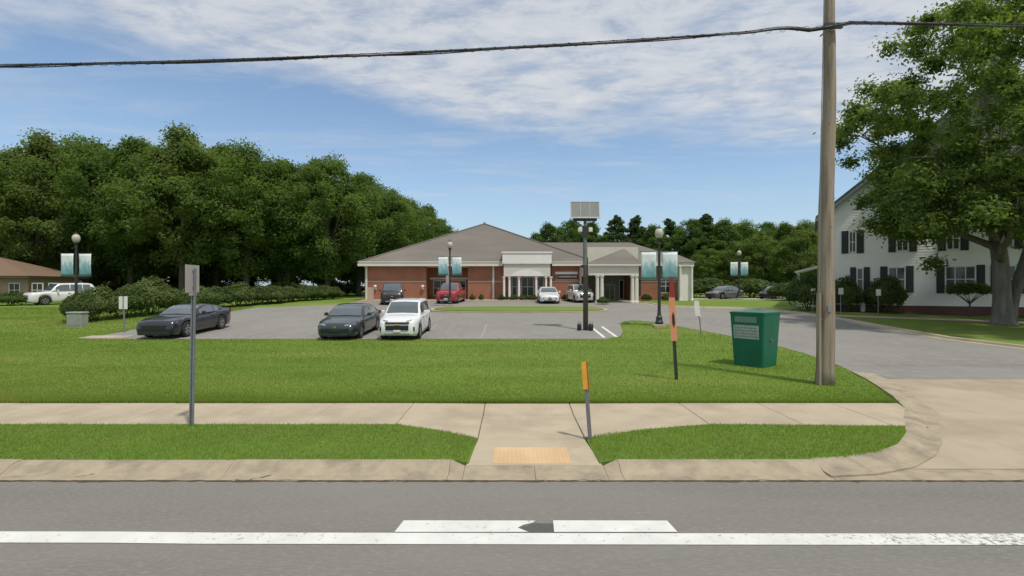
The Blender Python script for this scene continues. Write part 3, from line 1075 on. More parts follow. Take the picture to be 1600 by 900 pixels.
def shrub_at(px, Y, ybase, ytop, wpx, label, group=None, src=None, name=None):
    o = copy_tree(src or hp2)
    if name:
        o.name = name
    z0 = zt(Y) - .03
    h = (PZ(ytop, Y) - z0)
    o.location = (PX(px, Y), Y, z0)
    wd = wpx / 800 * Y
    o.scale = (wd / 3.0, wd / 3.0, h / 1.9)
    o.rotation_euler = (0, 0, random.uniform(0, 6))
    tag(o, label, 'shrub', group)
    if group is None and 'group' in o:
        del o['group']
    return o


shrub_at(128, 29.2, 505, 458, 50, 'low dense shrub beside the lamp post at the hedge end', name='round_shrub')
shrub_at(18, 43, 482, 457, 52, 'wide clipped shrub before the brown roofed building', name='round_shrub')
GHS = 'round shrubs along the white house'
for px, wp, yt in ((1322, 46, 434), (1383, 58, 434)):
    shrub_at(px, 36.4 - (px - 1300) * .014, 475, yt, wp, 'round dark shrub under the shuttered windows of the white house', GHS, name='round_shrub')
shrub_at(1262, 37.2, 475, 430, 62, 'tall dark shrub under the porch roof of the white house', name='round_shrub')
shrub_at(1232, 52, 465, 442, 60, 'low dark shrub beside the rear drive', name='round_shrub')
for px in (1175, 1110, 1290):
    shrub_at(px, 64, 462, 436, 95, 'dark undergrowth shrub below the trees at the rear drive', 'undergrowth shrubs at the rear drive', name='undergrowth_shrub')
for i in range(22):
    pxx = 60 + i * 24
    if 560 < pxx < 580:
        continue
    shrub_at(pxx, 72 + (i % 3) * 3, 460, 441 + (i % 4) * 3, 60, 'dark undergrowth shrub between the trunks beyond the hedge', 'undergrowth between the trunks', name='undergrowth_shrub')
GBS = 'clipped shrubs along the brick building'
for px, wp in ((690, 9), (738, 10), (752, 8), (786, 16), (800, 16), (816, 18), (834, 18), (848, 14), (884, 15), (897, 13), (1010, 18), (1040, 14)):
    shrub_at(px, 50.9, 468, 460, wp, 'small clipped shrub at the foot of the brick building', GBS, name='clipped_shrub')
shrub_at(942, 44.5, 476, 464, 22, 'low spreading shrub by the columns of the entrance canopy', name='clipped_shrub')
# small umbrella shaped tree in front of the white house
ut = empty('small_tree', (PX(1515, 32.4), 32.4, zt(32.4)))
ub = MB()
ub.tube([(0, 0, -.05), (.03, 0, .5), (0, 0, .95)], [.07, .05, .045], 7)
for k in range(7):
    a = k * .9
    ub.tube([(0, 0, .8), (.35 * math.cos(a), .35 * math.sin(a), 1.15), (.8 * math.cos(a), .8 * math.sin(a), 1.5)], [.035, .025, .01], 5)
ub.build('trunk', BARK, ut)
Cu = [(1.0 * math.cos(k * 2.4) * math.sqrt(k / 26), 1.0 * math.sin(k * 2.4) * math.sqrt(k / 26), 1.55 + .35 * math.cos(k / 26 * 1.5)) for k in range(26)]
quads_mesh('crown', leaves(rg, Cu, [.36] * 26, 110, .10, None), LF2, ut)
tag(ut, 'small umbrella shaped tree under the wide window of the white house', 'tree')


# ------------------------------------------------------------------ brick building
BY = 52.0
bld = empty('brick_building', (0, BY, zt(BY)))
tag(bld, 'single storey red brick building with grey hipped roof and white portico', 'building')
BI = Matrix.Translation((0, -BY, -zt(BY)))


def bpart(m_, name, mt, parent=None, **k):
    o = m_.build(name, mt, parent or bld, **k)
    if parent is None:
        o.matrix_parent_inverse = BI
    return o


G0 = zt(BY) - .1
EV = 4.75                       # wall top
xA, xB = PX(570, BY), PX(666, BY)
xC, xD = PX(731, BY), PX(786, BY)
xE, xF = PX(862, BY), PX(907, BY)
xG, xH = PX(985, BY), PX(1058, BY)
bpart(MB().box(xA, xB, BY, BY + 24, G0, EV), 'wall', BRICK)
bpart(MB().box(xB, xC, BY + 2.2, BY + 23.9, G0, EV), 'wall', BRICK)
bpart(MB().box(xC, xD, BY, BY + 23.8, G0, EV), 'wall', BRICK)
bpart(MB().box(xD, xE, BY + .3, BY + 23.7, G0, EV), 'wall', BRICK)
bpart(MB().box(xE, xF, BY, BY + 23.6, G0, EV), 'wall', BRICK)
bpart(MB().box(xF, xG, BY + 3.0, BY + 16, G0, EV), 'wall', mat('stucco_grey', (.30, .29, .26), (.26, .25, .225), scale=2, rough=.9))
bpart(MB().box(xG, xH, BY, BY + 15.9, G0, EV), 'wall', BRICK)
# stone band course
BAND = mat('band_stone', (.48, .36, .27), (.42, .32, .24), scale=2, rough=.9)
zb_ = PZ(440, BY)
for a, b in ((xA, xB), (xC, xD), (xE, xF), (xG, xH)):
    bpart(MB().box(a + .02, b - .02, BY - .03, BY + .05, zb_ - .07, zb_ + .07), 'band_course', BAND)
# fascia and gutter
fas = MB().box(xA - .55, xD, BY - .62, BY - .5, EV - .05, EV + .42)
bpart(fas, 'fascia', TRIM)
bpart(MB().box(xA - .55, xD, BY - .5, BY + .02, EV + .005, EV + .05), 'soffit', TRIM)
bpart(MB().box(xE, PX(1080, BY), BY - .62, BY - .5, EV - .03, EV + .40), 'fascia', TRIM)
bpart(MB().box(xE, PX(1080, BY), BY - .5, BY + .02, EV + .005, EV + .05), 'soffit', TRIM)
# main pyramid roof
ez = EV + .30
ax0, ax1 = xA - .6, PX(932, BY)
pk_ = (PX(757, 64.3), 64.3, PZ(350, 64.3))
rf = MB()
y0, y1 = BY - .66, BY + 25
rf.add([(ax0, y0, ez), (ax1, y0, ez), (ax1, y1, ez), (ax0, y1, ez), pk_, (pk_[0], pk_[1] + .01, pk_[2])], [(0, 1, 4), (1, 2, 4), (2, 3, 4), (3, 0, 4)])
roof = bpart(rf, 'roof', SHING)
rc = MB()
for cx_, cy_ in ((ax0, y0), (ax1, y0)):
    rc.tube([(cx_, cy_, ez + .03), (pk_[0], pk_[1], pk_[2] + .03)], .09, 6)
bpart(rc, 'hip_cap', SHING)
bpart(MB().lathe([(.25, -.3), (.2, .05), (.05, .25)], pk_, 8), 'roof_vent', SHING)
# second wing roof
rz1 = PZ(379, 60.5)
r2 = MB()
bx1 = PX(1085, BY)
r2.add([(xD + 2, y0 + .02, ez), (bx1, y0 + .02, ez), (PX(985, 60.5), 60.5, rz1), (-3.0, 60.5, rz1), (bx1, 69, ez), (xD + 2, 69, ez)], [(0, 1, 2, 3), (1, 4, 2), (4, 5, 3, 2)])
bpart(r2, 'roof', SHING)
bpart(MB().box(PX(1000, BY) + 3, bx1 - .3, BY + 4, BY + 15, G0, ez), 'wall', BRICK)


def window(x0, x1, z0, z1, y, parent_mb=None, nx=2, nz=2, fr=.07, proud=.03):
    f = MB()
    f.box(x0, x1, y - proud, y + .05, z0, z0 + fr)
    f.box(x0, x1, y - proud, y + .05, z1 - fr, z1)
    f.box(x0, x0 + fr, y - proud + .001, y + .05, z0 + fr, z1 - fr)
    f.box(x1 - fr, x1, y - proud + .001, y + .05, z0 + fr, z1 - fr)
    for k in range(1, nx):
        xm = x0 + (x1 - x0) * k / nx
        f.box(xm - fr * .35, xm + fr * .35, y - proud + .004, y + .04, z0 + fr, z1 - fr)
    for k in range(1, nz):
        zm = z0 + (z1 - z0) * k / nz
        f.box(x0 + fr, x1 - fr, y - proud + .008, y + .04, zm - fr * .35, zm + fr * .35)
    return f


def bwin(x0, x1, z0, z1, y, nx=2, nz=2, fr=.07):
    o = bpart(window(x0, x1, z0, z1, y, nx=nx, nz=nz, fr=fr), 'window', TRIM)
    p_ = MB().box(x0 + .03, x1 - .03, y - .005, y + .02, z0 + .03, z1 - .03).build('pane', GLASS, o)
    return o


# recessed entry left of the portico
yr = BY + 2.2
bwin(PX(677, yr), PX(700, yr), PZ(462, yr), PZ(438, yr), yr - .02, 2, 2)
bwin(PX(707, yr), PX(728, yr), PZ(462, yr), PZ(438, yr), yr - .02, 2, 2)
bpart(MB().box(xB - .02, xC + .02, yr - .06, yr - .001, PZ(437, yr) + .02, PZ(437, yr) + .22), 'lintel', TRIM)
bpart(MB().cbox(PX(699, BY) - .16, PX(699, BY) + .16, BY + .1, BY + .42, G0, EV), 'column', TRIM)
bpart(MB().box(xB, xC, BY + .02, BY + 2.2, EV - .12, EV - .06), 'soffit', TRIM)
# downspouts
for px in (573, 771, 907, 996):
    d_ = MB().box(PX(px, BY) - .09, PX(px, BY) + .09, BY - .14, BY - .012, G0, EV + .002)
    d_.box(PX(px, BY) - .07, PX(px, BY) + .07, BY - .5, BY - .141, EV - .16, EV - .06)
    bpart(d_, 'downspout', TRIM)
bpart(MB().cbox(PX(578, 50.6) - .2, PX(578, 50.6) + .35, 50.4, 50.8, zt(50), zt(50) + 1.35), 'pedestal', BAND)
# portico
yp = BY - 1.6
pa, pb = PX(785, yp), PX(862, yp)
zt0, zt1 = PZ(412, yp), PZ(395, yp)
PW = mat('portico_white', (.78, .755, .72), (.73, .70, .66), scale=1.2, rough=.6)
bpart(MB().box(pa, pb, yp, BY + 3.5, zt0, zt1), 'parapet', PW)
bpart(MB().box(pa - .07, pb + .07, yp - .07, BY + 3.4, zt1 - .02, zt1 + .12), 'cornice', PW)
zf0 = PZ(432, yp)
FZ = mat('frieze_cream', (.62, .59, .53), (.57, .54, .48), scale=1.2, rough=.7)
bpart(MB().box(pa + .12, pb - .12, yp + .14, yp + .5, zf0, zt0 - .003), 'frieze', FZ)
bpart(MB().box(pa + .15, pa + .5, yp + .502, BY + .3, zf0, zt0 - .003), 'frieze', FZ)
bpart(MB().box(pb - .5, pb - .15, yp + .502, BY + .3, zf0, zt0 - .003), 'frieze', FZ)
# shallow arch panel on the frieze
arc = [(pa + .75 + (pb - pa - 1.5) * k / 16, zf0 + .05 + .62 * math.sin(math.pi * k / 16) ** .7) for k in range(17)]
bpart(MB().rings([[(x_, yy3, z_) for x_, z_ in arc] for yy3 in (yp + .10, yp + .139)]), 'arch_panel', PW)
gz = zt(yp)
for px in (787.5, 796, 811, 838, 853.5, 861):
    cx_ = PX(px, yp)
    c_ = MB().lathe([(.17, 0), (.17, .12), (.125, .16), (.11, zf0 - gz - .25), (.12, zf0 - gz - .2), (.17, zf0 - gz - .12), (.17, zf0 - gz)], (cx_, yp + .32, gz), 12)
    bpart(c_, 'column', PW)
for a, b in ((798.5, 809), (814, 836), (840.5, 852)):
    yw = BY + .25
    bwin(PX(a, yp) + .05, PX(b, yp) - .02, PZ(463, yw), PZ(433, yw), yw, 1 if b - a < 15 else 2, 2, .08)
bpart(MB().box(pa, pb, yp + .05, BY + .3, gz - .1, gz + .12), 'plinth', CONC)
# entrance canopy
yc = 46.4
ca, cb_ = PX(921, yc), PX(998, yc)
ze0, ze1 = PZ(430, yc), PZ(415, yc)
bpart(MB().box(ca, cb_, yc, yc + .35, ze0, ze1), 'canopy_beam', TRIM)
bpart(MB().box(ca, ca + .35, yc + .352, BY + 3, ze0, ze1), 'canopy_beam', TRIM)
bpart(MB().box(ca + .36, cb_ - .1, yc + .36, BY + 2.99, ze1 - .3, ze1 - .2), 'ceiling', TRIM)
bpart(MB().box(ca - .2, cb_ + .2, yc - .25, yc - .005, ze1 - .02, ze1 + .22), 'gutter', TRIM)
cr = MB()
za = PZ(389, 50)
cr.add([(ca - .25, yc - .28, ze1 + .2), (cb_ + .3, yc - .28, ze1 + .2), (cb_ - .4, 50.2, za), (PX(972, 50.2), 50.2, za), (ca - .25, 53.4, ze1 + .2), (cb_ + .3, 53.4, ze1 + .2)],
       [(0, 1, 2, 3), (0, 3, 4), (1, 5, 2), (3, 2, 5, 4)])
bpart(cr, 'canopy_roof', SHING)
bpart(MB().box(PX(918, 51.2), PX(997, 51.2), 51.2, 52.6, EV + .3, PZ(386, 51.2)), 'parapet', mat('parapet_cream', (.60, .60, .50), (.55, .55, .46), scale=1, rough=.7))
for px in (934, 941, 989, 995):
    cx_ = PX(px, yc)
    gz2 = zt(yc)
    bpart(MB().lathe([(.24, 0), (.24, .15), (.17, .2), (.15, ze0 - gz2 - .25), (.22, ze0 - gz2 - .1), (.22, ze0 - gz2)], (cx_, yc + .18, gz2), 12), 'column', TRIM)
yb_ = BY + 2.99
bwin(PX(944, yb_), PX(961, yb_), zt(BY), PZ(444, yb_), yb_, 2, 1, .08)
bwin(PX(967, yb_), PX(975, yb_), zt(BY), PZ(437, yb_), yb_, 1, 1, .1)
bpart(MB().box(PX(988, BY), PX(992, BY) + .6, BY - .03, BY - .006, PZ(462, BY), PZ(436, BY)), 'door', BLACKM)
bwin(PX(1030, BY), PX(1050, BY), PZ(458, BY), PZ(436, BY), BY - .02, 2, 2)
# white end bay on the right
ee0, ee1 = PX(1060, 51), PX(1084, 51)
bpart(MB().box(ee0 + .25, ee1 - .25, 51.2, 57, G0, PZ(416, 51)), 'end_bay', PW)
bpart(MB().box(ee0, ee1, 50.9, 57.1, PZ(416, 51) + .003, PZ(410, 51)), 'cornice', PW)
ebr = MB()
ebr.add([(ee0 - .2, 50.8, PZ(410, 51)), (ee1 + .2, 50.8, PZ(410, 51)), (ee1 + .2, 57.3, PZ(410, 51)), (ee0 - .2, 57.3, PZ(410, 51)), ((ee0 + ee1) / 2, 54, PZ(397, 54))], [(0, 1, 4), (1, 2, 4), (2, 3, 4), (3, 0, 4)])
bpart(ebr, 'roof', SHING)
for px in (1063, 1081):
    bpart(MB().lathe([(.16, 0), (.16, .15), (.12, .2), (.11, PZ(416, 51) - zt(51) - .2), (.16, PZ(416, 51) - zt(51))], (PX(px, 51), 51.0, zt(51)), 10), 'column', PW)
# wall sign, lettering too blurred to read: a white strip over a row of raised strokes
sg = empty('wall_sign', (PX(885, BY), BY - .02, PZ(432, BY)))
tag(sg, 'white strip sign with a dark lettered row on the brick wall beside the portico', 'sign')
sw_ = (PX(903, BY) - PX(868, BY)) / 2
MB().box(-sw_, sw_, -.06, 0, .22, .48).build('strip', PW, sg)
MB().box(-sw_ * .75, sw_, -.05, 0, -.2, .16).build('board', DARK, sg)
lt = MB()
rnd = random.Random(3)
xx = -sw_ * .7
while xx < sw_ - .15:
    wd = rnd.uniform(.07, .14)
    lt.box(xx, xx + wd, -.062, -.0505, -.1, .06)
    xx += wd + rnd.uniform(.03, .07)
lt.build('lettering', TRIM, sg)['kind'] = 'stuff'
MB().box(-sw_, sw_ * .95, -.04, 0, -.42, -.28).build('strip', BAND, sg)
# wall lamps on the left wing
for px in (587, 626, 661):
    o = empty('wall_lamp', (PX(px, BY), BY - .003, PZ(450, BY)))
    MB().box(-.1, .1, -.16, 0, -.16, .02).build('housing', TRIM, o)
    MB().lathe([(.05, .02), (.16, .1), (.17, .2), (.08, .3)], (0, -.18, 0), 10).build('globe', PW, o, smooth=True)
    tag(o, 'small pale wall lamp on the brick wing', 'lamp', 'wall lamps on the brick wing')

# ------------------------------------------------------------------ white house
HX, HY = PX(1284, 38.0), 38.0
HA = R(-30)
hz0 = zt(HY)
hs = empty('white_house', (HX, HY, hz0), HA)
tag(hs, 'two storey white clapboard house with dark shutters and brick base', 'house')
HW, HD = 19.0, 10.0
hev = PZ(337, HY) - hz0
SL = .85
hpk = hev + HW / 2 * SL


def hloc(px):
    """local x along the gable wall seen at a picture column, and its depth"""
    k = (px - 800) / 800
    c, s_ = math.cos(HA), -math.sin(HA)
    t = (HY * k - HX) / (c + s_ * k)
    return t, HY - s_ * t


def hpart(m_, name, mt, parent=None, **k):
    return m_.build(name, mt, parent or hs, **k)


MBH = MB().rings([[(0, yv, .38), (HW, yv, .38), (HW, yv, hev), (HW / 2, yv, hpk), (0, yv, hev)] for yv in (.03, HD)])
hpart(MBH, 'wall', SIDING)
sd = MB()
z = .39
while z < hpk - .25:
    zz1 = z + .185
    f0 = max(0, (z - hev) / SL)
    f1 = max(0, (zz1 - hev) / SL)
    sd.add([(f0, -.012, z), (HW - f0, -.012, z), (HW - f1, .012, zz1), (f1, .012, zz1), (f0, .025, z), (HW - f0, .025, z)], [(0, 1, 2, 3), (4, 5, 1, 0)])
    z += .185
hpart(sd, 'siding', SIDING)
hpart(MB().box(-.04, HW + .04, -.05, HD + .05, -.9, .379), 'brick_base', BRICKD)
hpart(MB().box(-.05, .12, -.045, .1, .39, hev), 'corner_board', WHITEP)
hr = MB()
rb = MB()
for s_, xe in ((-1, 0), (1, HW)):
    d_ = .4
    hr.rings([[(xe + s_ * d_, yv, hev - d_ * SL + .08), (HW / 2, yv, hpk + .08), (HW / 2, yv, hpk + .26), (xe + s_ * d_, yv, hev - d_ * SL + .26)] for yv in (-.45, HD + .4)])
    d_ = .36
    rb.rings([[(xe + s_ * d_, yv, hev - d_ * SL - .14), (HW / 2, yv, hpk - .14), (HW / 2, yv, hpk + .075), (xe + s_ * d_, yv, hev - d_ * SL + .075)] for yv in (-.42, -.36)])
hpart(hr, 'roof', SHINGG)
hpart(rb, 'rake_board', mat('rake_grey', (.34, .40, .46), (.30, .36, .42), rough=.6))


def hwin(pa_, pb_, z1, z0, nx=2, nz=2, sh=True, shw=.42):
    x0, x1 = hloc(pa_)[0], hloc(pb_)[0]
    z0, z1 = z0 - hz0, z1 - hz0
    o = hpart(window(x0, x1, z0, z1, -.03, nx=nx, nz=nz, fr=.08), 'window', WHITEP)
    for i in range(nx):
        for k in range(nz):
            xa_, xb_ = x0 + (x1 - x0) * i / nx, x0 + (x1 - x0) * (i + 1) / nx
            z_a, z_b = z0 + (z1 - z0) * k / nz, z0 + (z1 - z0) * (k + 1) / nz
            MB().box(xa_ + .02, xb_ - .02, -.04, -.02, z_a + .02, z_b - .02).build('pane', HGL, o)
    if sh:
        for xa_, xb_ in ((x0 - shw - .02, x0 - .02), (x1 + .02, x1 + shw + .02)):
            s_ = hpart(MB().box(xa_, xb_, -.055, -.014, z0 - .05, z1 + .05), 'shutter', SHUT)
            sl = MB()
            for q in range(int((z1 - z0) / .16)):
                zq = z0 + .05 + q * .16
                sl.add([(xa_ + .05, -.057, zq + .12), (xb_ - .05, -.057, zq + .12), (xb_ - .05, -.085, zq), (xa_ + .05, -.085, zq)], [(0, 1, 2, 3)])
            sl.build('louvres', SHUT, s_)['kind'] = 'stuff'


hwin(1326, 1338, 6.6, 5.05)
hwin(1400, 1420, 6.6, 5.05)
hwin(1478, 1500, 6.6, 5.05)
hwin(1560, 1584, 6.6, 5.05)
hwin(1338, 1349, 3.95, 2.3, nx=1, shw=.36)
hwin(1387, 1415, 3.97, 2.25, nx=2)
hwin(1476, 1525, 3.97, 2.2, nx=3)
hwin(1562, 1588, 3.97, 2.2, nx=2)
# side porch
pz = PZ(420, HY) - hz0
pr = MB().rings([[(-1.7, yv, pz - .28), (-.06, yv, pz + .16), (-.06, yv, pz + .3), (-1.8, yv, pz - .16)] for yv in (.3, 4)])
hpart(pr, 'porch_roof', TRIM)
for yv in (.5, 3.7):
    hpart(MB().cbox(-1.6, -1.46, yv, yv + .14, -.1, pz - .24), 'porch_post', WHITEP)
hpart(MB().box(-1.65, -.05, .35, 3.9, -.15, .2), 'porch_floor', CONC)

# ------------------------------------------------------------------ brown roofed building, far left
LY = 50.0
lb = empty('brown_building', (PX(0, LY), LY, zt(LY)))
tag(lb, 'low tan brick building with brown hipped roof', 'building')
LI = Matrix.Translation((-PX(0, LY), -LY, -zt(LY)))


def lpart(m_, name, mt, parent=None):
    o = m_.build(name, mt, parent or lb)
    if parent is None:
        o.matrix_parent_inverse = LI
    return o


lx0, lx1 = -74, PX(44, LY)
lev = PZ(434, LY)
lpart(MB().box(lx0, lx1, LY, LY + 6, zt(LY) - .2, lev), 'wall', BRICKL)
lr = MB()
lr.rings([[(lx0 - .6, LY - .6, lev), (lx1 + .6, LY - .6, lev), (lx1 + .6, LY + 6.6, lev), (lx0 - .6, LY + 6.6, lev)], [(lx0 - .6, LY - .6, lev + .18), (lx1 + .6, LY - .6, lev + .18), (lx1 + .6, LY + 6.6, lev + .18), (lx0 - .6, LY + 6.6, lev + .18)]])
lpart(lr, 'fascia', mat('fascia_brown', (.16, .10, .07), (.13, .085, .06), rough=.7))
lr = MB()
rzl = PZ(401, LY + 3)
lr.add([(lx0 - .65, LY - .65, lev + .183), (lx1 + .65, LY - .65, lev + .183), (lx1 + .65, LY + 6.65, lev + .183), (lx0 - .65, LY + 6.65, lev + .183), (lx0 + 4, LY + 3, rzl), (lx1 - 6, LY + 3, rzl)], [(0, 1, 5, 4), (1, 2, 5), (2, 3, 4, 5), (3, 0, 4)])
lpart(lr, 'roof', SHINGB)
for px in (-60, -20, 14, 50, 76):
    x0 = PX(px, LY)
    f_ = lpart(window(x0, x0 + 1.1, lev - 1.9, lev - .5, LY - .01), 'window', TRIM)
    MB().box(x0 + .04, x0 + 1.06, LY - .02, LY + .0, lev - 1.86, lev - .54).build('pane', GLASS, f_)


# ------------------------------------------------------------------ cars
def interp(k, x):
    return float(np.interp(x, [a for a, _ in k], [b for _, b in k]))


def car(name, spec, paint):
    """lofted car facing -Y, origin on the ground at the middle"""
    root = empty(name)
    Lh, Wd = spec['L'] / 2, spec['W'] / 2
    top, plan, clr = spec['top'], spec['plan'], spec.get('clr', .2)
    wr, xf, xr = spec['wr'], spec['xf'], spec['xr']
    belt = spec['belt']
    # lower body
    st = sorted(set([round(-Lh + .045 * k, 3) for k in range(int(spec['L'] / .045) + 1)] + [Lh]))
    rs = []
    for s in st:
        w_ = Wd * interp(plan, s)
        tz = interp(top, s)
        e = min(1, (s + Lh) / .25, (Lh - s) / .25)
        zb = clr + (1 - max(e, 0)) * .07
        zs = zb
        for xw in (xf, xr):
            d2 = (wr * 1.17) ** 2 - (s - xw) ** 2
            if d2 > 0:
                zs = max(zs, wr * .98 + math.sqrt(d2))
        zs = min(zs, tz - .16)
        half = [(w_ * .93, zs), (w_ * .985, zs + (tz - zs) * .18), (w_, zs + (tz - zs) * .5), (w_ * .985, zs + (tz - zs) * .74), (w_ * .94, tz - .055), (w_ * .84, tz - .012), (w_ * .5, tz + .012), (0, tz + .022)]
        ring = [(x_, s, z) for x_, z in half] + [(-x_, s, z) for x_, z in half[-2::-1]]
        ring += [(-w_ * .6, s, zs + .01), (w_ * .6, s, zs + .01)]
        rs.append(ring)
    MB().rings(rs).build('body', paint, root, smooth=True)
    MB().box(-Wd * .72, Wd * .72, -Lh + .25, Lh - .25, clr - .02, .5).build('underbody', DARK, root)
    # cabin
    x0, x1, x2, x3 = spec['cab']
    Hh = spec['H']
    wb, wt = Wd * .93, Wd * spec.get('tumble', .72)

    def hcab(s):
        kp_ = [(x0, interp(top, x0) - .03), (x0 + (x1 - x0) * .5, interp(top, x0) + (Hh - interp(top, x0)) * .56), (x1, Hh - .05), (x1 + .28, Hh - .005), ((x1 + x2) / 2, Hh), (x2 - .25, Hh - .02), (x2, Hh - .07),
               (x2 + (x3 - x2) * .5, interp(top, x3) + (Hh - interp(top, x3)) * .58), (x3, interp(top, x3) - .03)]
        return interp(kp_, s)

    def wtop(s):
        bz = belt - .02
        return wb - (wb - wt) * max(0, min(1, (hcab(s) - bz) / (Hh - bz)))
    cs = [x0 + (x3 - x0) * k / 40 for k in range(41)]
    rs = []
    for s in cs:
        h, ww = hcab(s), wtop(s)
        bz = min(belt - .04, h - .01)
        half = [(wb, bz), (ww + (wb - ww) * .5, bz + (h - .03 - bz) * .5), (ww, h - .035), (ww * .93, h - .006), (ww * .6, h + .012), (0, h + .02)]
        rs.append([(x_, s, z) for x_, z in half] + [(-x_, s, z) for x_, z in half[-2::-1]])
    MB().rings(rs).build('cabin', spec.get('roofmat', paint), root, smooth=True)

    def strip_top(a, b, v, nm, lift=.012):
        m_ = MB()
        k_ = 8
        V_ = []
        for i in range(k_ + 1):
            s = a + (b - a) * i / k_
            h, ww = hcab(s), wtop(s) * v
            sgn = -1 if a < 0 else 1
            for f in (-1, -.62, 0, .62, 1):
                V_.append((ww * f, s + sgn * lift, h + (.02 - .024 * abs(f)) + lift))
        m_.add(V_, [(i * 5 + j, i * 5 + j + 1, i * 5 + j + 6, i * 5 + j + 5) for i in range(k_) for j in range(4)])
        return m_.build(nm, CARGL, root, smooth=True)
    strip_top(x0 + (x1 - x0) * .10, x0 + (x1 - x0) * .93, .90, 'windscreen')
    if spec.get('rear', True):
        strip_top(x2 + (x3 - x2) * .10, x2 + (x3 - x2) * .85, .86, 'rear_window')
    for sg_ in (-1, 1):
        for a, b in spec['side']:
            m_ = MB()
            V_ = []
            k_ = 8
            for i in range(k_ + 1):
                s = a + (b - a) * i / k_
                h, ww = hcab(s), wtop(s)
                for t_ in (.08, .88):
                    zz = belt + .01 + (h - .045 - belt) * t_
                    if zz < belt + .012:
                        zz = belt + .012
                    q = (zz - (belt - .04)) / max(.02, (h - .035 - belt + .04))
                    V_.append((sg_ * (wb + (ww - wb) * q + .012), s, zz))
            m_.add(V_, [(2 * i, 2 * i + 1, 2 * i + 3, 2 * i + 2) for i in range(k_)])
            m_.build('side_window', CARGL, root)
        # mirrors, handles
        mx_ = MB()
        mx_.cbox(sg_ * (Wd + .02) - .02 if sg_ > 0 else -(Wd + .18), sg_ * (Wd + .02) + .16 if sg_ > 0 else -(Wd - .0), x0 + .42, x0 + .54, belt + .0, belt + .15, .03)
        mx_.build('mirror', paint, root)
        for hx in spec.get('handles', (.15, 1.0)):
            MB().box(min(sg_ * (Wd - .02), sg_ * (Wd + .02)), max(sg_ * (Wd - .02), sg_ * (Wd + .02)), hx, hx + .18, belt - .17, belt - .13).build('handle', spec.get('handlemat', paint), root)
        # lights
        fx = spec['fl']
        MB().rings([[(sg_ * (fx[0] + dx), fx[1] + dy + off, fx[2] + dz_) for dx, dy, dz_ in ((-.2, -.02, -.07), (.14, .14, -.06), (.19, .19, .06), (.0, .04, .075), (-.2, -.02, .04))] for off in (0, .12)]).build('headlight', spec.get('lampmat', LAMPG), root)
        MB().box(*sorted((sg_ * (Wd * .58), sg_ * (Wd * .9))), Lh - .13, Lh - .02 + spec.get('tl', 0), spec['tz'], spec['tz'] + .16).build('tail_light', TAILR, root)
        # wheels
        for xw in (xf, xr):
            cxw = sg_ * (Wd - .125)
            wv = []
            ns = 22
            rsw = []
            for (rr, dxw) in ((wr * .62, -.11), (wr * .96, -.115), (wr, -.08), (wr, .08), (wr * .96, .112), (wr * .66, .115), (wr * .64, .09)):
                rsw.append([(cxw + sg_ * dxw, xw + rr * math.cos(2 * math.pi * k / ns), wr + rr * math.sin(2 * math.pi * k / ns)) for k in range(ns)])
            ty = MB().rings(rsw)
            wl = ty.build('wheel', RUBBER, root, smooth=True)
            rm = MB()
            fc = cxw + sg_ * .095
            for k in range(spec.get('spokes', 5)):
                a = 2 * math.pi * k / spec.get('spokes', 5) + .3
                ca_, sa_ = math.cos(a), math.sin(a)
                pts = []
                for q, wdt in ((.05, .055), (wr * .63, .04)):
                    pts += [(fc, xw + ca_ * q - sa_ * wdt, wr + sa_ * q + ca_ * wdt), (fc, xw + ca_ * q + sa_ * wdt, wr + sa_ * q - ca_ * wdt)]
                rm.rings([[(p_[0] + sg_ * o_, p_[1], p_[2]) for p_ in (pts[0], pts[1], pts[3], pts[2])] for o_ in (-.02, .012)])
            rm.rings([[(fc + sg_ * o_, xw + rr * math.cos(2 * math.pi * k / 18), wr + rr * math.sin(2 * math.pi * k / 18)) for k in range(18)] for rr, o_ in ((wr * .66, -.02), (wr * .66, .012), (wr * .58, .012), (wr * .58, -.02))], cap=False)
            rm.build('rim', RIM, wl)
    # face of the car
    for nm, (xa, xb, ya, za_, zb2, mt) in spec['face'].items():
        MB().cbox(xa, xb, -Lh + ya, -Lh + ya + .12, za_, zb2, .012).build(nm.rstrip('0123456789'), mt, root)
    MB().box(-.16, .16, Lh - .03 + spec.get('tl', 0), Lh - .005 + spec.get('tl', 0) + .01, .62, .78).build('number_plate', WHITEP, root)
    return root


def paint_mat(nm, c, metal=.2):
    return mat(nm, c, tuple(v * .93 for v in c), scale=2, rough=.3, metal=metal, coat=.8, spec=.5)


SED = dict(L=4.72, W=1.84, H=1.44, belt=.94, clr=.19, wr=.33, xf=-1.42, xr=1.36, cab=(-1.0, -.22, .95, 1.75), side=((-.62, .30), (.36, 1.32)),
           top=[(-2.36, .52), (-2.30, .66), (-2.15, .75), (-1.6, .85), (-1.0, .94), (0, .95), (1.2, 1.0), (1.75, 1.03), (2.2, 1.0), (2.33, .92), (2.36, .8)],
           plan=[(-2.36, .66), (-2.28, .80), (-2.1, .91), (-1.7, .98), (-1.0, 1), (1.0, 1), (1.8, .97), (2.2, .9), (2.33, .82), (2.36, .74)],
           fl=(.62, -2.27, .66), tz=.78,
           face={'grille': (-.62, .62, .0, .36, .56, DARK), 'emblem': (-.06, .06, -.008, .56, .64, CHROME), 'air_intake': (-.55, .55, -.03, .22, .32, DARK), 'plate_holder': (-.17, .17, -.045, .40, .5, DARK)})
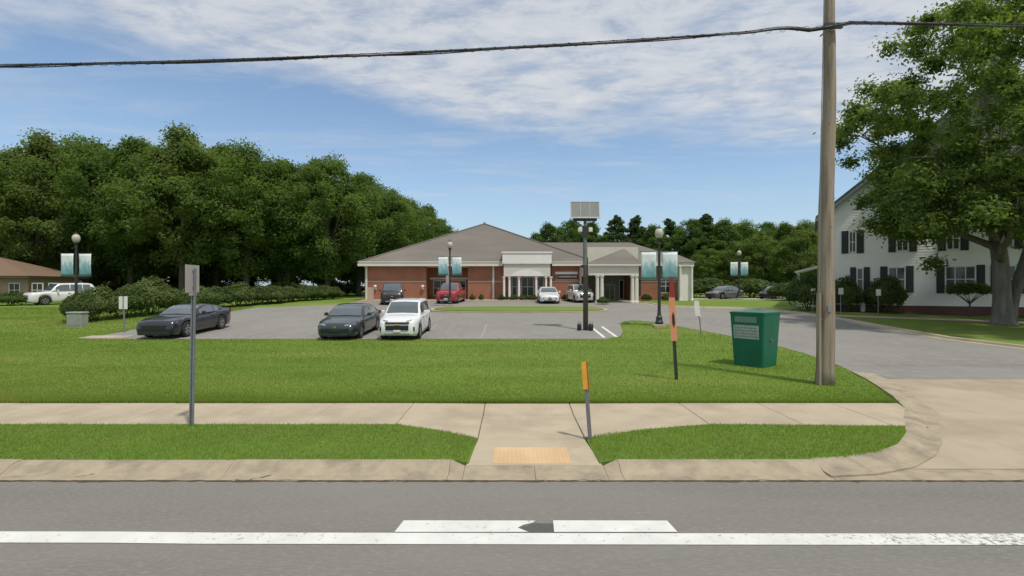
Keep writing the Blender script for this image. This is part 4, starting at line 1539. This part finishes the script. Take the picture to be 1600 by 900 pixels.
CPE = dict(SED, L=4.78, W=1.92, H=1.39, belt=.96, wr=.36, xf=-1.44, xr=1.34, cab=(-.85, .05, .85, 1.85), side=((-.42, .75), (.80, 1.20)), spokes=5,
           top=[(-2.39, .55), (-2.33, .72), (-2.2, .82), (-1.6, .90), (-.9, .95), (0, .96), (1.2, 1.02), (1.85, 1.07), (2.25, 1.08), (2.36, 1.02), (2.39, .85)],
           plan=[(-2.39, .74), (-2.3, .86), (-2.1, .94), (-1.5, 1), (-1.0, .99), (.3, .97), (1.3, 1.0), (1.9, .98), (2.3, .9), (2.39, .8)],
           fl=(.68, -2.29, .70), handles=(.5,), tz=.82,
           face={'grille': (-.55, .55, -.01, .46, .64, DARK), 'air_intake': (-.7, .7, -.03, .2, .33, DARK)})
SUV = dict(L=4.26, W=1.78, H=1.66, belt=1.06, clr=.2, wr=.345, xf=-1.26, xr=1.28, cab=(-1.02, -.38, 1.62, 2.02), side=((-.66, .22), (.28, 1.05), (1.10, 1.5)), tumble=.76,
           top=[(-2.13, .60), (-2.09, .80), (-1.95, .95), (-1.5, 1.03), (-1.0, 1.08), (0, 1.08), (1.4, 1.1), (1.95, 1.12), (2.1, 1.05), (2.13, .8)],
           plan=[(-2.13, .74), (-2.05, .86), (-1.85, .95), (-1.3, 1), (1.3, 1), (1.8, .97), (2.05, .90), (2.13, .82)],
           fl=(.60, -2.07, .86), tz=.86, rear=True, handlemat=CHROME,
           face={'grille1': (-.52, .52, -.03, .77, .83, DARK), 'grille2': (-.50, .50, -.03, .48, .68, DARK), 'emblem': (-.1, .1, -.045, .70, .75, mat('gold_trim', (.45, .32, .08))), 'skid_plate': (-.55, .55, -.035, .26, .36, RIM),
                 'fog_light1': (.58, .76, .03, .44, .62, DARK), 'fog_light2': (-.76, -.58, .03, .44, .62, DARK), 'number_plate': (-.16, .16, -.05, .40, .49, WHITEP)})
BSUV = dict(SUV, L=4.8, W=1.94, H=1.82, xf=-1.4, xr=1.45, cab=(-1.05, -.4, 1.95, 2.32), side=((-.66, .3), (.36, 1.2), (1.26, 1.8)),
            top=[(-2.4, .68), (-2.36, .92), (-2.2, 1.05), (-1.5, 1.1), (-1.0, 1.14), (0, 1.14), (1.6, 1.16), (2.25, 1.16), (2.37, 1.05), (2.4, .85)], belt=1.12, wr=.38,
            plan=[(-2.4, .78), (-2.3, .88), (-2.1, .96), (-1.3, 1), (1.3, 1), (2.1, .97), (2.32, .90), (2.4, .84)], fl=(.66, -2.33, .92))
PUP = dict(BSUV, L=5.4, H=1.84, cab=(-1.15, -.5, .62, .95), side=((-.75, .55),), xf=-1.75, xr=1.62,
           top=[(-2.7, .72), (-2.66, .98), (-2.5, 1.08), (-1.8, 1.12), (-1.1, 1.16), (0, 1.14), (.9, 1.14), (1.0, 1.12), (2.6, 1.12), (2.7, 1.1)], belt=1.12,
           plan=[(-2.7, .8), (-2.6, .9), (-2.4, .97), (-1.5, 1), (1.3, 1), (2.5, .99), (2.7, .97)], fl=(.68, -2.62, .92), handles=(.3,))


def put(o, X_, Y_, rz, label, cat='car', group=None):
    slope = (zt(Y_ + 1) - zt(Y_ - 1)) / 2
    o.location = (X_, Y_, zt(Y_) + .006)
    o.rotation_euler = (math.atan(slope) * math.cos(rz), -math.atan(slope) * math.sin(rz), rz)
    tag(o, label, cat, group)
    return o


put(car('sports_coupe', CPE, paint_mat('paint_navy', (.016, .02, .028), .2)), -15.9, 25.1, 0, 'dark navy sports coupe parked at the corner of the lot')
put(car('parked_sedan', SED, paint_mat('paint_grey', (.035, .046, .05), .4)), -7.72, 24.65, 0, 'dark grey green sedan parked beside the white crossover')
put(car('parked_crossover', SUV, paint_mat('paint_white', (.75, .76, .77), 0)), -5.0, 24.4, 0, 'white compact crossover with black grille parked beside the dark sedan', 'suv')
FARW = paint_mat('paint_white2', (.7, .7, .7), 0)
put(car('parked_suv', BSUV, paint_mat('paint_black', (.02, .016, .018), .2)), PX(607, 44), 45.5, R(12), 'black sport utility car parked before the brick wing', 'suv')
put(car('pickup_truck', PUP, paint_mat('paint_red', (.34, .022, .028), .1)), PX(700, 45), 47.6, R(-4), 'red pickup truck parked before the recessed entry', 'truck')
put(car('parked_sedan', SED, FARW), PX(859, 45), 47.2, 0, 'white sedan parked before the portico')
w2 = car('parked_crossover', dict(SUV), paint_mat('paint_silver', (.55, .55, .53), .2))
put(w2, PX(904, 49.0), 48.6, R(8), 'pale crossover parked by the canopy columns behind the tall pole', 'suv')
w3 = car('parked_suv', BSUV, FARW)
put(w3, PX(72, 43.5), 45.0, R(-30), 'white sport utility car parked before the brown roofed building', 'suv')
put(car('parked_sedan', SED, paint_mat('paint_dk', (.10, .10, .10), .3)), PX(1135, 57), 57.6, R(-60), 'dark grey sedan parked under the trees by the rear drive', 'car')
put(car('parked_sedan', SED, paint_mat('paint_bk', (.02, .022, .03), .2)), PX(1216, 57), 57.8, R(-50), 'black sedan parked in deep shade by the rear drive', 'car')


# ------------------------------------------------------------------ lamp posts with banners
def banner_mat():
    m = mat('banner_print', (.6, .72, .74), (.42, .60, .64), scale=4, rough=.6)
    t = m.node_tree
    p = t.nodes['Principled BSDF']
    g = t.nodes.new('ShaderNodeTexCoord')
    s = t.nodes.new('ShaderNodeSeparateXYZ')
    t.links.new(g.outputs['Generated'], s.inputs[0])
    n_ = t.nodes.new('ShaderNodeTexNoise')
    n_.inputs['Scale'].default_value = 3.2
    n_.inputs['Detail'].default_value = 4
    t.links.new(g.outputs['Generated'], n_.inputs['Vector'])
    a = t.nodes.new('ShaderNodeMath')
    a.operation = 'MULTIPLY_ADD'
    a.inputs[1].default_value = .9
    t.links.new(n_.outputs[0], a.inputs[0])
    t.links.new(s.outputs[2], a.inputs[2])
    r = t.nodes.new('ShaderNodeValToRGB')
    e = r.color_ramp.elements
    e[0].position, e[0].color = .55, (.13, .30, .32, 1)
    e[1].position, e[1].color = 1.15, (.70, .76, .76, 1)
    e.new(.82).color = (.34, .52, .55, 1)
    e.new(.95).color = (.60, .70, .72, 1)
    sc = t.nodes.new('ShaderNodeMath')
    sc.operation = 'MULTIPLY'
    sc.inputs[1].default_value = .86
    t.links.new(a.outputs[0], sc.inputs[0])
    t.links.new(sc.outputs[0], r.inputs[0])
    t.links.new(r.outputs[0], p.inputs['Base Color'])
    return m


BAN = banner_mat()
GLOBE = mat('lamp_globe', (.52, .50, .40), (.45, .43, .34), scale=6, rough=.35)


def lamp_post():
    o = empty('lamp_post')
    MB().cbox(-.3, .3, -.3, .3, -.1, .16, .03).build('footing', CONC, o)
    b = MB()
    b.lathe([(.21, .16), (.21, .3), (.17, .36), (.16, .55), (.11, .62), (.085, .9), (.075, 2.6), (.06, 4.35), (.085, 4.42), (.06, 4.5), (.1, 4.6), (.13, 4.68), (.13, 4.72)], (0, 0, 0), 14)
    b.build('pole', BLACKM, o, smooth=False)
    g = MB()
    g.lathe([(.11, 4.72), (.19, 4.82), (.23, 4.98), (.20, 5.14), (.12, 5.24)], (0, 0, 0), 16)
    g.build('globe', GLOBE, o, smooth=True)
    MB().lathe([(.13, 5.24), (.1, 5.3), (.03, 5.36), (.015, 5.46)], (0, 0, 0), 12).build('finial', BLACKM, o)
    for s in (-1, 1):
        a = MB()
        for z in (4.02, 2.52):
            a.tube([(s * .05, 0, z), (s * .98, 0, z)], .016, 6)
            a.lathe([(.02, -.02), (.03, 0), (.02, .03)], (s * .98, 0, z), 8)
        a.build('banner_arm', BLACKM, o)
        bn = MB()
        x0, x1 = s * .16, s * .94
        nn = 8
        vs, fs = [], []
        for i in range(nn + 1):
            for j in range(nn + 1):
                u, v = i / nn, j / nn
                vs.append((x0 + (x1 - x0) * u, .035 * math.sin(v * 3.1) * math.sin(u * 4 + s), 2.53 + 1.48 * v))
        for i in range(nn):
            for j in range(nn):
                fs.append((i * (nn + 1) + j, (i + 1) * (nn + 1) + j, (i + 1) * (nn + 1) + j + 1, i * (nn + 1) + j + 1))
        bn.add(vs, fs)
        bo = bn.build('banner', BAN, o, smooth=True)
        so = bo.modifiers.new('solid', 'SOLIDIFY')
        so.thickness = .006
    return o


lp = lamp_post()
GLP = 'lamp posts with twin banners'
for i, (px, Y_, lab, rz) in enumerate(((1030, 27.2, 'black lamp post with twin teal banners on the lawn point by the tall pole', -6), (119, 33.2, 'lamp post with twin pale banners behind the hedge end', 3),
                                       (703, 41.6, 'lamp post with twin banners before the red pickup', 2), (1155, 55, 'small distant lamp post with twin banners by the rear drive', 0))):
    o = lp if i == 0 else copy_tree(lp)
    o.location = (PX(px, Y_), Y_, zt(Y_))
    o.rotation_euler = (0, 0, R(rz))
    tag(o, lab, 'lamp post', GLP)

# ------------------------------------------------------------------ tall pole with panel
tp_ = empty('camera_pole', (PX(914, 26), 26, zt(26)))
tag(tp_, 'tall brown pole carrying a framed grey panel beside the white painted lines', 'pole')
MB().tube([(0, 0, -.1), (0, 0, 3.6), (0, 0, 5.9)], [.10, .09, .07], 12).build('post', mat('pole_brown', (.11, .09, .072), (.08, .066, .053), scale=6, rough=.8), tp_, smooth=True)
MB().tube([(.125, .02, -.1), (.12, .02, 3.7)], [.04, .04], 8).build('conduit', mat('conduit_brown', (.07, .045, .035), (.05, .035, .03)), tp_)
MB().tube([(0, -.005, 3.3), (0, -.005, 5.3)], .10, 10).build('sleeve', mat('sleeve_grey', (.17, .19, .16), (.13, .15, .13)), tp_)
MB().cbox(-.14, .14, -.16, .16, 4.75, 5.3, .02).build('battery_box', BLACKM, tp_)
br = MB()
br.tube([(-.5, 0, 5.55), (0, 0, 5.2)], .03, 6).tube([(.5, 0, 5.55), (0, 0, 5.2)], .03, 6).box(-.6, .6, -.05, .09, 5.55, 5.72)
br.build('bracket', BLACKM, tp_)
pn = empty('panel', (0, -.05, 6.12))
pn.parent = tp_
pn.rotation_euler = (R(-12), 0, 0)
PNL = mat('panel_grey', (.27, .27, .265), (.23, .23, .23), scale=3, rough=.35)
for i in range(3):
    MB().box(-.70 + i * .475, -.70 + i * .475 + .45, -.02, .02, -.40, .40).build('cell', PNL, pn)
fr = MB().box(-.76, .76, -.035, .035, .40, .45).box(-.76, .76, -.035, .035, -.46, -.401)
for xx in (-.76, -.247, .228, .701):
    fr.box(xx, xx + .05 if abs(xx) > .3 else xx + .02, -.03, .03, -.4005, .4)
fr.build('frame', mat('panel_frame', (.55, .55, .54), (.5, .5, .49), rough=.4, metal=.3), pn)
for s in (-1, 1):
    c_ = MB().cbox(s * .26 - .1, s * .26 + .1, -.2, .08, 5.0, 5.2, .03)
    c_.build('camera_head', TRIM, tp_)
    MB().tube([(0, 0, 5.08), (s * .2, 0, 5.08)], .025, 6).build('camera_arm', BLACKM, tp_)
for i, (dx, dy, rr) in enumerate(((-.30, -.10, .11), (.27, -.18, .13))):
    o = empty('bollard_float', (PX(914, 26) + dx, 26 + dy, zt(26)))
    MB().lathe([(rr * .8, 0), (rr, .06), (rr, .26), (rr * .7, .33), (.03, .36)], (0, 0, 0), 12).build('bucket', DARK, o, smooth=True)
    MB().tube([(rr * .9, 0, .28), (rr * .5, 0, .46), (-rr * .5, 0, .46), (-rr * .9, 0, .28)], .014, 5).build('handle', STEEL, o)
    o.name = 'bucket'
    tag(o, 'dark round bucket at the foot of the tall pole', 'bucket', 'buckets at the tall pole')

# ------------------------------------------------------------------ utility pole and cable
UY = 12.35
up_ = empty('utility_pole', (PX(1288, UY), UY, zt(UY)))
tag(up_, 'tall weathered wooden utility pole standing in the lawn', 'utility pole')
n_ = 18
rs = []
rnd = random.Random(9)
for k in range(24):
    z = -.1 + k * .44
    rr = .205 - .004 * k + (.02 if k == 0 else 0)
    wob = .012
    cx_ = .012 * k * .55 + .02 * math.sin(k * .5)
    rs.append([(cx_ + (rr + rnd.uniform(-wob, wob) * .4) * math.cos(2 * math.pi * q / n_), (rr + rnd.uniform(-wob, wob) * .4) * math.sin(2 * math.pi * q / n_), z) for q in range(n_)])
MB().rings(rs).build('post', WOODP, up_, smooth=True)
MB().tube([(-.20, -.1, 0), (-.19, -.11, 2.0), (-.16, -.1, 5), (-.06, -.1, 9.6)], .012, 6).build('ground_wire', STEEL, up_)
mo = MB().box(-.215, -.165, -.16, -.03, 0, 2.2)
mo.build('wire_guard', WOODP, up_)
st_ = MB()
rq = random.Random(8)
for k in range(26):
    a, z = rq.uniform(R(200), R(320)), rq.uniform(1.2, 6.8)
    rr = .203 - .0092 * z
    cx_, cy_ = .015 * z + rr * math.cos(a), rr * math.sin(a)
    st_.box(cx_ - .012, cx_ + .012, cy_ - .006, cy_ + .004, z, z + .02)
st_.build('staples', STEEL, up_)['kind'] = 'stuff'
MB().box(-.04, .05, -.212, -.197, 1.75, 1.9).build('number_tag', STEEL, up_)
zc_ = PZ(47, UY) - zt(UY)
MB().box(-.12, .30, -.24, -.17, zc_ - .06, zc_ + .06).build('clamp', BLACKM, up_)
MB().tube([(.08, -.3, zc_), (.08, .3, zc_)], .018, 8).build('bolt', STEEL, up_)
# lashed communication cable: sagging bundle of strand, cables and lashing
cb = empty('overhead_cable', (PX(1288, UY), UY - .22, PZ(48, UY)))
tag(cb, 'black lashed overhead cable sagging from the wooden pole', 'cable')
CABM = mat('cable_black', (.02, .02, .023), (.03, .03, .033), scale=10, rough=.5)


def cpos(t):                                     # t metres to the left (negative) or right of the pole
    if t < 0:
        s_ = -t
        z = -.0 + .052 * 0 - 1.75 * (1 - ((s_ - 24) / 24) ** 2) * .55
    else:
        z = .10 * min(1, t / .5) - .02 * t + .0006 * t * t
    return z


ts = [-48 + .25 * k for k in range(int(62 / .25) + 1)]
for nm, off, rr, amp in (('strand', .022, .010, 0), ('trunk_cable', -.010, .024, .010), ('drop_cable', -.036, .013, .014)):
    pts = []
    for t in ts:
        dip = -.05 * math.exp(-((t + .45) / .25) ** 2) + (.05 * math.exp(-((t + 1.2) / .5) ** 2))
        pts.append((t, amp * math.sin(t * 2.1 + off * 90), cpos(t) + off + dip + amp * math.sin(t * 1.3 + off * 50)))
    MB().tube(pts, rr, 7).build(nm, CABM, cb, smooth=True)
hx = []
for k in range(int(62 / .05)):
    t = -48 + .05 * k
    a = t * 2 * math.pi / .35
    hx.append((t, .045 * math.cos(a), cpos(t) - .01 + .045 * math.sin(a)))
MB().tube(hx, .005, 4).build('lashing_wire', CABM, cb)

# ------------------------------------------------------------------ street signs
# sign seen nearly edge on, on the verge
sp1 = empty('street_sign', (PX(299, 8.72), 8.72, .14), 0)
tag(sp1, 'pale sign plate on a thin grey steel post at the sidewalk edge', 'sign')
Hs = PZ(414, 8.72) - .14
lean = .045
MB().rings([[(x_ + lean * z / Hs, y_, z) for x_, y_ in ((-.032, -.018), (-.012, -.018), (-.012, .01), (.012, .01), (.012, -.018), (.032, -.018), (.032, .022), (-.032, .022))] for z in (-.1, Hs - .06)]).build('post', STEEL, sp1)
pl = empty('plate', (lean - .01, -.03, Hs - .24))
pl.parent = sp1
pl.rotation_euler = (0, 0, R(90))
PKB = mat('sign_back', (.40, .36, .34), (.35, .32, .31), scale=4, rough=.5)
MB().cbox(-.19, .19, -.004, .004, -.23, .24, .003).build('sheet', PKB, pl, bevel=.002)
MB().box(-.10, .10, -.012, -.0045, -.28, -.235).build('tab', PKB, pl)
for z in (-.14, .14):
    MB().lathe([(.012, 0), (.012, .012)], (0, 0, 0), 8).build('bolt', STEEL, pl).matrix_local = Matrix.Translation((0, -.004, z)) @ Matrix.Rotation(R(90), 4, 'X')

# short post with an orange reflector at the ramp
sp2 = empty('marker_post', (PX(922, 8.15), 8.15, .1))
tag(sp2, 'short grey post with a yellow orange reflector beside the ramp', 'marker post')
Hs = PZ(566, 8.15) - .1
MB().rings([[(x_ - .09 * z / Hs, y_, z) for x_, y_ in ((-.03, -.02), (.03, -.02), (.03, .02), (-.03, .02))] for z in (-.1, Hs)]).build('post', mat('post_purple', (.20, .18, .21), (.15, .14, .16), scale=8, rough=.6), sp2, bevel=.006)
MB().rings([[(x_ - .09 * z / Hs, y_, z) for x_, y_ in ((-.055, -.032), (.022, -.032), (.022, -.0215), (-.055, -.0215))] for z in (Hs - .43, Hs + .01)]).build('reflector', mat('reflector_yellow', (.75, .42, .05), (.65, .30, .04), scale=6, rough=.35), sp2, bevel=.004)
MB().rings([[(x_ - .09 * z / Hs, y_, z) for x_, y_ in ((.0225, -.034), (.042, -.034), (.042, .0), (.0225, .0))] for z in (Hs - .43, Hs + .01)]).build('edge', mat('edge_red', (.5, .1, .04), (.42, .08, .03), rough=.4), sp2)

# orange marker on dark post
sp3 = empty('orange_marker', (PX(1057, 12.95), 12.95, zt(12.95)))
tag(sp3, 'narrow orange marker with dark red top on a black post in the lawn', 'marker post')
lean = -.06
ORA = mat('marker_orange', (.68, .29, .16), (.60, .24, .13), scale=4, rough=.5)


def mk(prof_, y0, y1):
    return MB().rings([[(x_ + lean * z, yv, z) for x_, z in prof_] for yv in (y0, y1)])


MB().rings([[(x_ + lean * z, y_, z) for x_, y_ in ((-.035, -.03), (.035, -.03), (.035, .03), (-.035, .03))] for z in (-.1, 2.2)]).build('post', BLACKM, sp3)
mk([(-.09, .98), (.06, .98), (.075, 1.2), (.07, 2.05), (.045, 2.25), (-.055, 2.25), (-.085, 2.05), (-.085, 1.2)], -.045, -.031).build('panel', ORA, sp3)
mk([(-.075, 2.1), (.075, 2.1), (.06, 2.35), (.04, 2.6), (-.04, 2.6), (-.055, 2.35)], -.06, -.046).build('cap', mat('marker_red', (.26, .035, .025), (.2, .03, .02), rough=.5), sp3)
mk([(-.035, 1.42), (0, 1.3), (.035, 1.42), (.03, 1.62), (0, 1.72), (-.03, 1.62)], -.0495, -.0455).build('symbol', DARK, sp3)

# small white sign leaning by the driveway
sp4 = empty('small_sign', (PX(1096, 23.8), 23.8, zt(23.8)))
tag(sp4, 'small white leaning sign on a thin dark post by the driveway edge', 'sign')
MB().tube([(0, 0, -.08), (-.08, 0, .8), (-.2, 0, 1.1)], .03, 6).build('post', STEEL, sp4)
MB().rings([[(x_, yv, z) for x_, z in ((-.30, .98), (-.06, .92), (-.10, 1.3), (-.14, 1.66), (-.34, 1.66), (-.36, 1.4))] for yv in (-.05, -.035)]).build('plate', WHITEP, sp4)

# twin white sign left, beside the coupe
sp5 = empty('small_sign', (PX(194, 25.2), 25.2, zt(25.2)))
tag(sp5, 'pair of narrow white plates on a post at the lot corner', 'sign')
MB().tube([(0, 0, -.1), (0, 0, 1.75)], .04, 6).build('post', STEEL, sp5)
for dx in (-.13, .11):
    MB().box(dx - .09, dx + .09, -.055, -.042, 1.15, 1.78).build('plate', WHITEP, sp5)
# grey cabinet by the lamp post
cabn = empty('utility_box', (PX(121, 27.5), 27.5, zt(27.5)))
tag(cabn, 'weathered grey utility box on the grass near the hedge end', 'utility box')
GREYB = mat('box_grey', (.30, .32, .28), (.24, .26, .22), scale=4, rough=.7)
MB().cbox(-.4, .4, -.25, .25, -.05, .72, .03).build('cabinet', GREYB, cabn)
MB().cbox(-.43, .43, -.28, .28, .721, .79, .03).build('lid', GREYB, cabn)
MB().box(-.33, .33, -.262, -.2505, .08, .65).build('door', GREYB, cabn)
MB().box(.22, .27, -.275, -.2625, .35, .45).build('handle', STEEL, cabn)
# low white posts and signs in front of the white house
GWS = 'white tags on posts before the white house'
for px, Y_, yt in ((1270, 36, 451), (1313.5, 34, 450), (1372, 34, 452)):
    o = empty('post_sign', (PX(px, Y_), Y_, zt(Y_)))
    h = PZ(yt, Y_) - zt(Y_)
    MB().tube([(0, 0, -.1), (0, 0, h)], .025, 6).build('post', STEEL, o)
    MB().box(-.16, .16, -.04, -.026, h - .42, h).build('plate', WHITEP, o)
    tag(o, 'small white tag on a thin post before the white house shrubs', 'sign', GWS)
o = empty('white_post', (PX(1348, 36), 36, zt(36)))
MB().cbox(-.13, .13, -.1, .1, -.05, 1.3, .02).build('shaft', WHITEP, o)
MB().cbox(-.17, .17, -.14, .14, 1.301, 1.38, .02).build('cap', WHITEP, o)
tag(o, 'square white post between the two round shrubs of the house', 'post')

# ------------------------------------------------------------------ green collection bin
gb = empty('green_bin', (PX(1186, 15.1), 15.35, zt(15.3)), R(-52))
tag(gb, 'tall tapered green collection bin with a faded label on the lawn', 'bin')
GRN = mat('bin_green', (.004, .135, .075), (.003, .115, .062), scale=2, rough=.42, c3=(.008, .10, .06), s3=1.2)
wt_, wb_ = .52, .44


def sqr(h, z, r_=.06):
    o_ = []
    for cx_, cy_, a0 in ((h - r_, -h + r_, -90), (h - r_, h - r_, 0), (-h + r_, h - r_, 90), (-h + r_, -h + r_, 180)):
        for k in range(4):
            a = R(a0 + k * 30)
            o_.append((cx_ + r_ * math.cos(a), cy_ + r_ * math.sin(a), z))
    return o_


MB().rings([sqr(wb_, 0), sqr(wt_, 1.58)]).build('shell', GRN, gb, smooth=False)
MB().rings([sqr(wt_ + .012, 1.55), sqr(wt_ + .012, 1.60)]).build('rim', GRN, gb)
MB().rings([sqr(wt_ + .005, 1.601), sqr(wt_ - .06, 1.625)]).build('lid', mat('bin_lid', (.02, .17, .10), (.015, .15, .09), rough=.4), gb)
yf = lambda z: -(wb_ + (wt_ - wb_) * z / 1.58)
LBL = mat('label_grey', (.42, .46, .44), (.26, .30, .29), scale=9, rough=.6)


def face_rect(x0, x1, z0, z1, off, th=.004):
    return MB().rings([[(x0, yf(z0) - o_, z0), (x1, yf(z0) - o_, z0), (x1, yf(z1) - o_, z1), (x0, yf(z1) - o_, z1)] for o_ in (off, off + th)])


face_rect(-.40, .36, .82, 1.22, .002).build('label', LBL, gb)
face_rect(-.36, .30, 1.30, 1.47, .002).build('label', mat('label_green', (.16, .27, .23), (.12, .22, .18), scale=8, rough=.6), gb)
txt = MB()
rnd = random.Random(21)
for row in range(4):
    z0 = 1.12 - row * .085
    xx = -.36
    while xx < .30:
        wd = rnd.uniform(.03, .10)
        zz0 = z0
        txt.v, txt.f = txt.v, txt.f
        q = face_rect(xx, min(xx + wd, .33), zz0, zz0 + .04, .0065, .001)
        txt.add(q.v, q.f)
        xx += wd + .03
txt.build('print', mat('label_print', (.20, .26, .24), (.15, .2, .19), rough=.6), gb)['kind'] = 'stuff'
MB().cbox(-.04, .04, -.02, .02, -.03, .03, .008).build('lock', STEEL, gb, loc=(wt_ - .02, -.05, .78))
